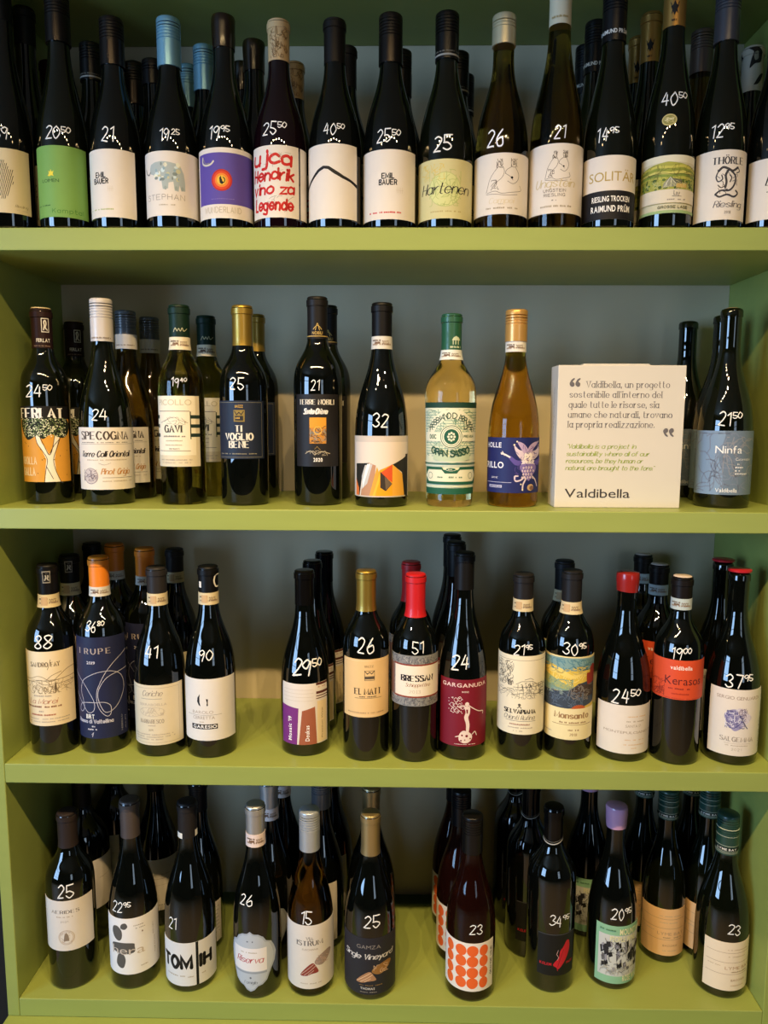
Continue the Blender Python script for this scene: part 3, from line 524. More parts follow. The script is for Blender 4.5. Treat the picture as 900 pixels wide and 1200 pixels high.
def a_crest(A):
    q = [(50, 100), (57, 96), (68, 95), (78, 90), (83, 83), (92, 79), (96, 70), (99, 58), (97, 44), (92, 34), (88, 26), (84, 17), (75, 11), (66, 9), (59, 3), (50, 0)]; q += [(100-x, yy) for x, yy in q[-2:0:-1]]
    A.p(q, '#a9afb8'); A.p([(50+(x-50)*.93, 50+(yy-50)*.94) for x, yy in q], '#bcc2ca'); A.m(42, 58, 82, 2.6, '#6a6e78'); A.r(10, 34, 84, 72, '#ece6e4'); A.m(28, 66, 64, 2, FA); A.t(48, 48, 10, 'Riserva', '#b8404c', 'i', w=60, wt=.7)
    A.r(10, 30, 84, 33, '#9aa0aa'); A.es([(50, 23, 2.4, 2.4)], '#6a6e78'); A.t(50, 13, 5, 'Famiglia', '#7a808a', 'i', w=30)
def a_shell(A, y0, c1, c2, c3):
    A.p([(58, y0+4), (66, y0+12), (84, y0+18), (92, y0+16), (88, y0+6), (76, y0-2), (64, y0-1)], c1, 1); A.p([(28, y0-16), (40, y0-4), (54, y0+3), (62, y0-4), (66, y0-12), (52, y0-14), (40, y0-17)], c2, 1); A.ls([[(30, y0-15), (44, y0-6), (56, y0+1)], [(36, y0-16), (50, y0-8), (60, y0-2)], [(44, y0-15), (56, y0-9)]], 1.4, c3); A.sketch(62, y0, 88, y0+14, 18, .9, c3, 8)
def a_istrum(A):
    A.t(49, 77, 5, 'VIA', '#7a7470', 'r', w=16); A.t(50, 69, 7, 'ISTRUM', '#5c5652', 'r', w=56, wt=1); A.t(49, 61, 3, 'FUSCHIANA', '#a89888', 's', w=34); a_shell(A, 38, '#a08c82', '#8c3a30', '#c9a898'); A.m(28, 74, 8, 1.4, FA)
def a_gamza(A):
    A.t(52, 81, 6.5, 'GAMZA', '#8a8078', 's', w=46, wt=1); A.t(52, 63, 9, 'Single Vineyard', '#d8d0c8', 'i', w=88, wt=1); a_shell(A, 38, '#9a6c38', '#b0805c', '#e0b890'); A.m(34, 78, 16, 1.6, '#8a6a40'); A.t(50, 9, 4, 'THOMAS', '#c8c0b8', 'b', w=28); A.m(36, 70, 4, 1.6, '#8a8078')
def a_odots(A):
    c = '#f0682c'
    A.es([(x, yy, 12.4 if i in (1, 2) else 10.4, 12.6) for i, x in enumerate((13, 37, 62, 84)) for yy in (84, 62, 39, 17)], c, 18); A.tv(98, 26, 5, 'ORANGE WINE', K, 'm', w=60)
def a_redleaf(A):
    c = '#c41f2e'; A.r(0, 98.5, 100, 100, '#4a4a4c'); A.p([(46, 20), (52, 16), (64, 26), (76, 42), (84, 62), (82, 80), (74, 82), (64, 68), (56, 60), (52, 44), (42, 34), (37, 26)], c, 1); A.l([(50, 62), (46, 52), (52, 44), (48, 38)], 1.2, '#d8a8a8'); A.l([(50, 22), (56, 40), (66, 62)], .9, '#121012'); A.l([(48, 20), (50, 12)], 1.2, c)
    A.t(18, 25, 6, 'KELEM', c, 'b', w=28); A.t(86, 25, 6, 'PINOT', c, 'b', w=20)
def a_mountain(A):
    A.r(4, 13, 100, 84, '#cfcfc8'); rg = random.Random(6)
    for c in ('#1c1a1c', '#6c6a6c', '#1c1a1c', '#9a98a0', '#2c2a2c'):
        for _ in range(10):
            x, yy = rg.uniform(8, 90), rg.uniform(22, 64); w, h = rg.uniform(3, 8), rg.uniform(7, 18); A.p([(x, yy), (x+w, yy+h*.3), (x+w*.7, yy+h), (x-w*.3, yy+h*.8)], c)
    A.sketch(10, 18, 94, 78, 70, 1, '#3c3a3c', 10); A.sketch(8, 16, 60, 30, 40, 1, '#b8b4a8', 8)
    A.t(44, 86, 10, 'MOUNTAIN', '#eae6b8', 'b', w=54, al='l'); A.t(24, 74, 9, 'PEOPLE WINE', '#eae6b8', 'b', w=60, al='l'); A.t(54, 5, 10, 'ROSE WINE', '#eae6b8', 'b', w=40, al='l'); A.m(6, 36, 92, 2, '#4a7a5c')
def a_lyme(A):
    for k in (78, 58, 34): A.r(3, k, 97, k+.7, '#b09070')
    A.t(36, 44, 6.4, 'LYME BAY', '#c09a78', 's', w=60, al='l'); A.m(50, 94, 38, 2.2, '#a88c6c'); A.m(40, 90, 84, 1.8, '#cbb08c'); A.m(40, 84, 70, 1.8, '#cbb08c'); A.m(6, 30, 50, 1.8, '#cbb08c'); A.t(50, 20, 4, 'BACCHUS', '#b08c68', 's', w=34, al='l'); A.m(50, 88, 10, 1.8, '#cbb08c')
def a_blank(A): A.m(20, 80, 60, 1.6, FA)
def a_faint(A): A.m(20, 80, 70, 2, FA); A.m(26, 74, 62, 1.6, FA); A.r(12, 50, 88, 50.5, FA); A.m(30, 90, 10, 2, SG)
def a_lines(A):
    for k in range(8): A.m(14, 96, 86-k*9, 1.8, SG)
ARTS = {k[2:]: v for k, v in list(globals().items()) if k.startswith('a_') and callable(v)}
ARTS.update(women=a_women1, speco2=a_speco)

# ---------------------------------------------------------------- the room
def struct(o): o['kind'] = 'structure'; return o
FLOOR = mat('#b39c7c', .5, noise=.15, scale=14); PLAST = mat('#cfc9be', .8); DARK = mat('#141412', .8)
struct(boxo('floor', (-3.4, -3.4, -.1), (3.4, 1.6, 0), FLOOR, bev=0))
struct(boxo('ceiling', (-3.4, -3.4, 2.52), (3.4, 1.6, 2.62), mat('#8f8676', .8), bev=0))
struct(boxo('wall_back', (-3.4, 1.5, 0), (3.4, 1.6, 2.52), DARK, bev=0))
struct(boxo('wall_left', (-3.5, -3.4, 0), (-3.4, 1.6, 2.52), mat('#55524a', .8), bev=0))
struct(boxo('wall_right', (3.4, -3.4, 0), (3.5, 1.6, 2.52), mat('#6a655b', .8), bev=0))
struct(boxo('wall_front', (-3.5, -3.5, 0), (3.5, -3.4, 2.52), mat('#55524a', .8), bev=0))
def window(n, c, rz, w, h):
    o = bpy.data.objects.new('window_%d' % n, None); C.objects.link(o); o.location = c; o.rotation_euler = (0, 0, rz); o['kind'] = 'structure'
    fm = mat('#26282a', .5)
    for x in (-w/2, w/2): boxo('window_frame', (x-.03, -.03, -h/2-.03), (x+.03, .03, h/2+.03), fm, o)
    for z in (-h/2, h/2): boxo('window_frame', (-w/2-.03, -.03, z-.03), (w/2+.03, .03, z+.03), fm, o)
    boxo('muntin', (-.012, -.02, -h/2), (.012, .02, h/2), fm, o)
    for z in (-.25, .3): boxo('muntin', (-w/2, -.02, z*h-.012), (w/2, .02, z*h+.012), fm, o)
window(1, (-2.75+.05*math.sin(math.radians(52)), -1.15+.05*math.cos(math.radians(52)), 1.5), math.radians(-52), 1.3, 1.6)
window(2, (1.7-.05*math.sin(math.radians(35)), -2.5+.05*math.cos(math.radians(35)), 1.45), math.radians(35), .7, 1.5)  # invented frame around the added fill lamp on the right

# ---------------------------------------------------------------- the shelving
T = .0298; YB = YF+DEP
unit = thing('shelving_unit', (0, YF, 0), 'sage green built-in wooden shelving with grey back, holding all the bottles', 'shelving')
def part(name, a, b, m, bev=.0012): return boxo(name, (a[0], a[1]-YF, a[2]), (b[0], b[1]-YF, b[2]), m, unit, bev)
DB = SH['D']-T
for x0, x1 in ((XL-.0185, XL), (XR, XR+.03)): part('side_panel', (x0, YF, DB), (x1, YB+.004, 2.5), GREEN)
for s in 'ABCD':
    yb = YB-.0005 if s != 'D' else YF+.243
    part('shelf', (XL+.0003, YF, SH[s]-T), (XR-.0003, yb, SH[s]), GREEN)
part('shelf', (XL+.0003, YF, .6037+ZO), (XR-.0003, YB-.0005, .6037+ZO+T), GREEN)
part('back_panel', (XL+.0003, YB, SH['D']-.002), (XR-.0003, YB+.008, 2.5), GREY, 0)
part('base_cabinet', (XL-.0195, YF-.10, .12), (XR+.06, YF+.42, DB-.0004), GREEN, .002)
part('plinth', (XL-.01, YF-.06, 0), (XR+.04, YF+.40, .1196), DARK, 0)
part('top_board', (XL-.0185, YF, 2.5002), (XR+.03, YB, 2.519), GREEN)

# ---------------------------------------------------------------- bottles
PROF = {'albeisa': [(0.0, 0.9),
             (0.006, 0.965),
             (0.02, 1),
             (0.43, 1),
             (0.48, 0.98),
             (0.53, 0.935),
             (0.58, 0.86),
             (0.63, 0.73),
             (0.68, 0.58),
             (0.73, 0.46),
             (0.78, 'n'),
             (0.955, 'n'),
             (0.957, 'l'),
             (0.985, 'l'),
             (0.995, 'n'),
             (1, 0.28)],
 'bordeaux': [(0.0, 0.9),
              (0.006, 0.965),
              (0.02, 1),
              (0.6, 1),
              (0.635, 0.985),
              (0.67, 0.93),
              (0.7, 0.82),
              (0.725, 0.66),
              (0.745, 0.52),
              (0.765, 0.435),
              (0.79, 'n'),
              (0.955, 'n'),
              (0.957, 'l'),
              (0.985, 'l'),
              (0.995, 'n'),
              (1, 0.28)],
 'burgundy': [(0.0, 0.9),
              (0.006, 0.965),
              (0.02, 1),
              (0.37, 1),
              (0.42, 0.985),
              (0.47, 0.945),
              (0.53, 0.865),
              (0.58, 0.755),
              (0.63, 0.63),
              (0.68, 0.51),
              (0.73, 0.425),
              (0.78, 'n'),
              (0.955, 'n'),
              (0.957, 'l'),
              (0.985, 'l'),
              (0.995, 'n'),
              (1, 0.28)],
 'flute': [(0.0, 0.9),
           (0.006, 0.965),
           (0.02, 1),
           (0.37, 1),
           (0.42, 0.975),
           (0.48, 0.9),
           (0.54, 0.78),
           (0.6, 0.65),
           (0.66, 0.53),
           (0.72, 0.445),
           (0.79, 0.4),
           (0.84, 'n'),
           (0.955, 'n'),
           (0.957, 'l'),
           (0.985, 'l'),
           (0.995, 'n'),
           (1, 0.28)],
 'sasso': [(0.0, 0.82),
           (0.006, 0.87),
           (0.02, 0.9),
           (0.3, 0.95),
           (0.58, 1),
           (0.62, 0.985),
           (0.655, 0.93),
           (0.685, 0.82),
           (0.71, 0.66),
           (0.73, 0.52),
           (0.755, 0.435),
           (0.79, 'n'),
           (0.955, 'n'),
           (0.957, 'l'),
           (0.985, 'l'),
           (0.995, 'n'),
           (1, 0.28)]}
NECK = .0142
def prof_pts(kind, R, H):
    return [(z*H, NECK if q == 'n' else NECK+.0012 if q == 'l' else q*R) for z, q in PROF[kind]]
def rad(P, z):
    if z <= P[0][0]: return P[0][1]
    for a, b in zip(P, P[1:]):
        if z <= b[0]: return a[1]+(b[1]-a[1])*(z-a[0])/(b[0]-a[0])
    return P[-1][1]
def refine(P, kind):
    """dense, smoothly rounded shoulder through the measured points"""
    z0, z1 = P[2][0], P[-5][0]; n = 150; H = P[-1][0]
    v = [rad(P, z0+(z1-z0)*i/n) for i in range(n+1)]
    for win in (6, 4, 3):
        v = [sum(v[min(max(i+k, 0), n)] for k in range(-win, win+1))/(2*win+1) for i in range(n+1)]
    v[-1] = NECK; out = [P[0], P[1]]; flat = 0
    for i in range(n+1):
        z = z0+(z1-z0)*i/n
        if 0 < i < n and abs(v[i]-v[i-1]) < 1e-6 and abs(v[i+1]-v[i]) < 1e-6: continue
        if i % 2 and 0 < i < n: continue
        out.append((z, v[i]))
    return out+P[-4:]
def wrap(P, R, phi0, z0, N=None, lift0=.0003):
    """surface of the bottle at arc u, height v; flat between facet lines so that print and paper agree"""
    du = N
    def f(u, v, lift, cu):
        k = math.floor(cu/du); t = u/du-k; q = []
        rr = rad(P, z0+v)+lift0+lift
        for j in (k, k+1):
            a = phi0+j*du/R; q.append((rr*math.sin(a), -rr*math.cos(a)))
        return (q[0][0]+(q[1][0]-q[0][0])*t, q[0][1]+(q[1][1]-q[0][1])*t, z0+v)
    return f
def sheet(name, P, R, phi0, W, H, z0, m, parent, th=.0003):
    N = max(4, round(W/.0024)); rows = 1 if abs(rad(P, z0)-rad(P, z0+H)) < 1e-5 else 16; v = []; f = []
    for lay_ in (th, .00002):
        for k in range(rows+1):
            for i in range(N+1):
                a = phi0+W*i/N/R; rr = rad(P, z0+H*k/rows)+lay_; v.append((rr*math.sin(a), -rr*math.cos(a), z0+H*k/rows))
    n = N+1; o = n*(rows+1)
    for k in range(rows):
        for i in range(N): f.append((k*n+i, k*n+i+1, (k+1)*n+i+1, (k+1)*n+i))
    for i in range(N): f.append((o+i, o+i+1, i+1, i)); b = rows*n; f.append((b+i, b+i+1, o+b+i+1, o+b+i))
    for k in range(rows): f.append((o+k*n, k*n, (k+1)*n, o+(k+1)*n)); e = k*n+N; f.append((e, o+e, o+e+n, e+n))
    return sharp(mesh(name, v, f, m, parent, smooth=True), 30), W/N
MARK = mat('#f4f2ee', .7)
METAL = dict(k='#17120f')
def cap_print(A, kind):
    W_ = '#e8e4da'
    if kind == 'doodle': A.sketch(12, 6, 88, 78, 60, 1.6, '#7a5a34', 20)
    elif kind == 'dots': A.m(14, 86, 12, 5, '#b09a6c')
    elif kind == 'eagle': A.p([(50, 18), (42, 26), (30, 44), (36, 40), (34, 34), (44, 38), (50, 46), (56, 38), (66, 34), (64, 40), (70, 44), (58, 26)], K); A.p([(36, 20), (44, 26), (40, 30)], K); A.p([(64, 20), (56, 26), (60, 30)], K); A.m(38, 62, 8, 4, '#3c2c1c')
    elif kind == 'leaf': A.p([(30, 94), (62, 96), (86, 84), (84, 62), (60, 58), (38, 50), (44, 70), (52, 84)], K, 1); A.p([(96, 38), (84, 34), (66, 18), (60, 12), (78, 14), (90, 24)], K, 1); A.p([(54, 80), (70, 84), (74, 70), (60, 66)], '#8a8472', 1); A.p([(2, 70), (8, 78), (4, 88)], K)
    elif kind == 'seal': A.r(48, 40, 82, 76, W_); A.r(51, 42, 79, 74, '#2b1712'); A.l([(58, 46), (62, 58), (60, 66), (66, 70), (70, 62), (66, 52), (74, 46)], 6, W_, 1); A.t(55, 15, 9, 'FERLAT', W_, 'b', w=60); A.m(14, 84, 4, 3, '#8a7060')
    elif kind == 'seal2': A.r(26, 40, 62, 82, '#8a8478'); A.r(30, 44, 58, 78, '#0d0b0b'); A.l([(36, 50), (42, 60), (40, 68), (48, 72), (52, 62), (48, 56), (54, 50)], 6, '#b0aa9c', 1)
    elif kind == 'scribble': A.l([(22, 16), (30, 28), (38, 18), (46, 26), (54, 18), (62, 28), (70, 18), (84, 26)], 3, '#c8c49c', 1)
    elif kind == 'goldmark': A.ls([[(30, 22), (44, 30), (56, 30), (70, 22)], [(40, 20), (50, 36), (60, 20)]], 3, '#c2a45c', 1); A.r(0, 5, 100, 7, '#c2a45c'); A.t(50, 10, 7, 'NOBILI', '#c2a45c', 'b', w=50)
    elif kind == 'house': A.p([(52, 26), (60, 34), (72, 38), (84, 34), (90, 26)], '#cfd8b4'); A.r(56, 14, 60, 26, '#cfd8b4'); A.r(68, 14, 72, 26, '#cfd8b4'); A.r(80, 14, 84, 26, '#cfd8b4'); A.m(44, 94, 5, 6, '#cfd8b4')
    elif kind == 'g': A.l([(96, 70), (84, 66), (78, 44), (86, 24), (96, 22)], 8, W_, 1); A.r(6, 20, 16, 44, W_)
    elif kind == 'screwline': A.r(-50, 5, 150, 9, '#9a968c'); A.m(0, 100, 13, 3, '#6c685e')
    elif kind == 'screwtext': A.t(48, 12, 7, 'RAIMUND PRÜM', W_, 'b', w=96)
    elif kind == 'screwtag': A.m(6, 94, 6, 4, '#8c8078')
    elif kind == 'screwhalf': A.r(-60, 0, 160, 38, '#d8d2cc'); A.m(6, 94, 8, 4, '#8c8078')
    elif kind == 'white2': A.r(-4, 0, 22, 16, W_); A.r(86, 2, 98, 20, W_)
    elif kind == 'ring': A.l([(-20, 10), (20, 3), (50, 2), (80, 6), (120, 14)], 5, '#b8b8b4', 1); A.l([(-20, 16), (20, 9), (50, 8), (80, 12), (120, 20)], 2, '#77776f', 1)
    elif kind == 'screwtext2':
        for z in (5, 9, 24, 48, 66): A.r(-50, z, 150, z+1.4, '#a8b09c')
        A.r(-50, 12, 150, 21, '#12201c'); A.t(52, 13.5, 5.5, 'LYME BAY', W_, 'b', w=80)
def make_bottle(d, base):
    R, H = d['R'], d['H']; P = prof_pts(d['k'], R, H); PR = refine(P, d['k'])
    root = thing('wine_bottle', base, d['d'], 'wine bottle'); a = d['a']
    lathe('bottle_glass', PR, GLASS[d['g']], root, 64)
    cap = d.get('cap'); top = H
    if cap and cap[0] != 'none':
        kind, col, zb = cap[:3]; extra = cap[3] if len(cap) > 3 else None; sub = kind
        lipz = .955*H
        if kind.startswith('screw'):
            kind = 'screw'; extra = sub if sub not in ('screw', 'screwsheen') else extra
            r0 = NECK+.0019; rb = max(r0, rad(PR, zb)+.0004); hh = top-zb; pr = [(zb, NECK*.9), (zb, rb), (zb+hh*.12, max(r0, rb-.0006)), (zb+hh*.52, r0)]
            z = zb+hh*.54
            while z < top-.006:
                pr += [(z, r0), (z+.0005, r0-.0010), (z+.0011, r0-.0010), (z+.0017, r0)]; z += .0040
            pr += [(top-.0022, r0), (top-.0006, r0-.0006), (top+.0004, r0-.0020)]
            m = mat(col, .32, metal=.45 if col in ('#7fb2c8', '#cfc4a0', '#4a4a50', '#b4bac0', '#d9a860', '#5a4c44', '#6a6e74') else 0, coat=.2 if sum(lin(col)[:3]) > .1 else 0, spec=.5 if sum(lin(col)[:3]) > .1 else .3)
            co = lathe('screw_cap', pr, m, root, 48)
            if sub == 'screwsheen': lathe('cap_skirt', [(zb-.0002, rb+.0001), (zb-.0002, rb+.0003), (zb+hh*.5, max(r0, rb-.0005)+.0003), (zb+hh*.5, r0)], mat('#2e2a28', .28, metal=.8), co, 48)
        elif kind == 'wax':
            pr = [(zb, NECK*.9), (zb+.0006, rad(PR, zb)+.0012), (zb+(top-zb)*.4, NECK+.0020), (top-.012, NECK+.0024), (top-.0035, NECK+.0026), (top-.0008, NECK+.0016), (top+.0006, NECK-.004)]
            co = lathe('wax_seal', pr, mat(col, .25, coat=.3), root, 40, wob=.025, seed=int(zb*1e5)); r0 = NECK+.002
        else:
            r0 = NECK+.0005; rb = rad(PR, zb)+.0005
            pr = [(zb, NECK*.9), (zb, rb)]+[(z, q+.0005) for z, q in PR if zb+.001 < z < lipz]+[(lipz, NECK+.0006), (lipz+.0008, NECK+.0018), (.985*H, NECK+.0018), (.9865*H, NECK+.0007), (.997*H, NECK+.0007), (top+.0004, NECK-.0008), (top+.0006, NECK-.0025)]
            metal = .75 if col in ('#a98a3a', '#b39c6c', '#c0c0c0', '#b98a45') else 0
            co = lathe('capsule', pr, mat(col, .38 if metal else .45 if col != '#0d0c0c' else .12, metal=metal, coat=.25 if sum(lin(col)[:3]) > .1 else 0, spec=.5 if sum(lin(col)[:3]) > .1 else .22), root, 48)
        if extra in ('topcap', 'disc'): lathe('cap_disc', [(top+.0006, .001), (top+.0006, NECK-.001), (top+.0016, NECK-.002)], mat('#d8c8c0', .5), co, 32)
        if extra == 'seal': lathe('cap_disc', [(top+.0004, .001), (top+.0004, NECK-.0004), (top+.0020, NECK-.0010)], mat('#d8c496', .5), co, 32)
        elif extra and extra not in ('topcap', 'disc', 'shine', 'screwtop'):
            pass
        if extra and extra not in ('topcap', 'disc', 'shine', 'screwtop'):
            rr = r0+.0004; W = math.pi*rr; A = Art(W, top-zb, 3, math.pi/2); cap_print(A, extra)
            PP = [(z, q+.00045) for z, q in pr[1:]]
            lay('cap_print', A, wrap(PP, rr, a-math.pi/2, zb, W/20, .0001), W/20, .003, co, box=(-W*.9, W*1.9, 0, (top-zb)*.95), rough=.5)
    else:
        # bare cork closure: the glass lip shows and a cork fills the mouth
        lathe('cork', [(top-.002, .006), (top+.0004, .0085), (top+.0009, .008)], mat('#a8895a' if not cap or cap[1] != '#b01c2a' else '#b01c2a', .7), root, 24)
        if cap and cap[1] == '#b01c2a': lathe('wax_disc', [(top+.001, .003), (top+.001, NECK+.0022), (top+.0036, NECK+.0026), (top+.0046, NECK+.001)], mat('#b8202e', .3), root, 32)
    if 'st' in d:
        z0, z1, c = d['st']
        z0 = max(z0, .70*H); z1 = max(z1, z0+.012) if z1-z0 < .004 else z1
        PS = [(z, q) for z, q in PR]; off = .0009
        pr = [(z0, rad(PS, z0)+.0002), (z0, rad(PS, z0)+off)]+[(z0+(z1-z0)*k/4, rad(PS, z0+(z1-z0)*k/4)+off) for k in (1, 2, 3)]+[(z1, rad(PS, z1)+off), (z1, rad(PS, z1)+.0002)]
        b = lathe('neck_band', pr, paint(c), root, 48)
        rr = NECK+off; W = math.pi*rr; A = Art(W, z1-z0, 5, math.pi/2); rnd = d['x'] > -.3
        A.m(8, 46, 62, 14, '#6c5a4c'); A.m(8, 92, 30, 14, '#9c8470'); A.r(16, 18, 44, 82, '#c9a87c') if c in ('#d9c79a', '#d9c8a0') else None; A.m(18, 44, 40, 20, '#6c4a34'); A.t(68, 36, 30, 'DOCG', '#7c6450', 'b', w=30)
        lay('band_print', A, wrap([(z, q+.0002) for z, q in pr[1:-1]], rr, a-math.pi/2, z0, W/18, .0001), W/18, None, b)
    if 'lab' in d:
        p0, p1, z0, z1, art, bg = d['lab']; W = R*(p1-p0); Hh = z1-z0; half = (p1-p0)/2
        N = max(4, round(W/.0024)); A = Art(W, Hh, int(abs(d['x'])*1e4)+7, half); ARTS[art](A)
        if bg: PL = [(z, max(q, rad(P, z)-.0006) if q > .7*R else q) for z, q in PR]; sh, du = sheet('label', PL, R, p0, W, Hh, z0, mat(bg, .55, spec=.35, noise=.03, scale=90), root); par = sh
        else: PL = P; du = W/N; par = root
        lay('label_print' if bg else 'label', A, wrap(PL, R, p0, z0, du, .00034), du, .004 if d['k'] == 'sasso' else None, par, box=(0, W, 0, Hh))
        if art == 'lay':     # the gold award sticker
            z = d['pr'][2]-.0275; A = Art(.02, .016, 2); A.e(50, 50, 48, '#c8b878', 48*.8); A.e(50, 50, 40, '#8f8a4a', 31); A.sketch(20, 30, 80, 70, 22, 3, '#d8cc94', 20); A.l([(24, 44), (46, 60), (76, 54)], 5, '#e0d8a8', 1)
            lay('award_sticker', A, wrap(PR, rad(PR, z), a-.01/rad(PR, z), z-.008, .002, .0004), .002, .002, root)
        if art == 'ujca': sheet('side_label', P, R, p1+.09, R*.5, Hh, z0, mat(bg, .55, spec=.35, noise=.03, scale=90), root)
    if 'pr' in d:
        txt, ph, z, h, sx = d['pr']; h *= .82; sx *= .74
        if 'lab' in d: z = max(z, d['lab'][3]+h*.5+.0012)
        z = z; main, _, sup = txt.partition('+'); rr = rad(PR, z)
        P1, w1 = stroke_text(main, h, 'm', seed=int(z*1e4), wt=.6); polys = [[(q[0]*sx, q[1]) for q in pl] for pl in P1]; w1 *= sx
        if sup:
            P2, w2 = stroke_text(sup, h*.46, 'm', seed=5, wt=.95); polys += [[(w1+q[0], q[1]+h*.55) for q in pl] for pl in P2]; w1 += w2
        A = Art(1, 1); A.emit([[(q[0]-w1/2, q[1]-h/2) for q in pl] for pl in polys], '#f4f2ee')
        lay('price_writing', A, wrap([(zz, q) for zz, q in PR], rr, ph, z, .002, .0004), .002, .002, root, rough=.8)
    return root
def copy_bottle(src, d, base):
    r = src.copy(); C.objects.link(r); r.location = base; r['label'] = d['d']
    for ch in src.children:
        if ch.name.startswith(('price_writing', 'award_sticker')): continue
        c = ch.copy(); C.objects.link(c); c.parent = r
        for g in ch.children:
            q = g.copy(); C.objects.link(q); q.parent = c
    return r
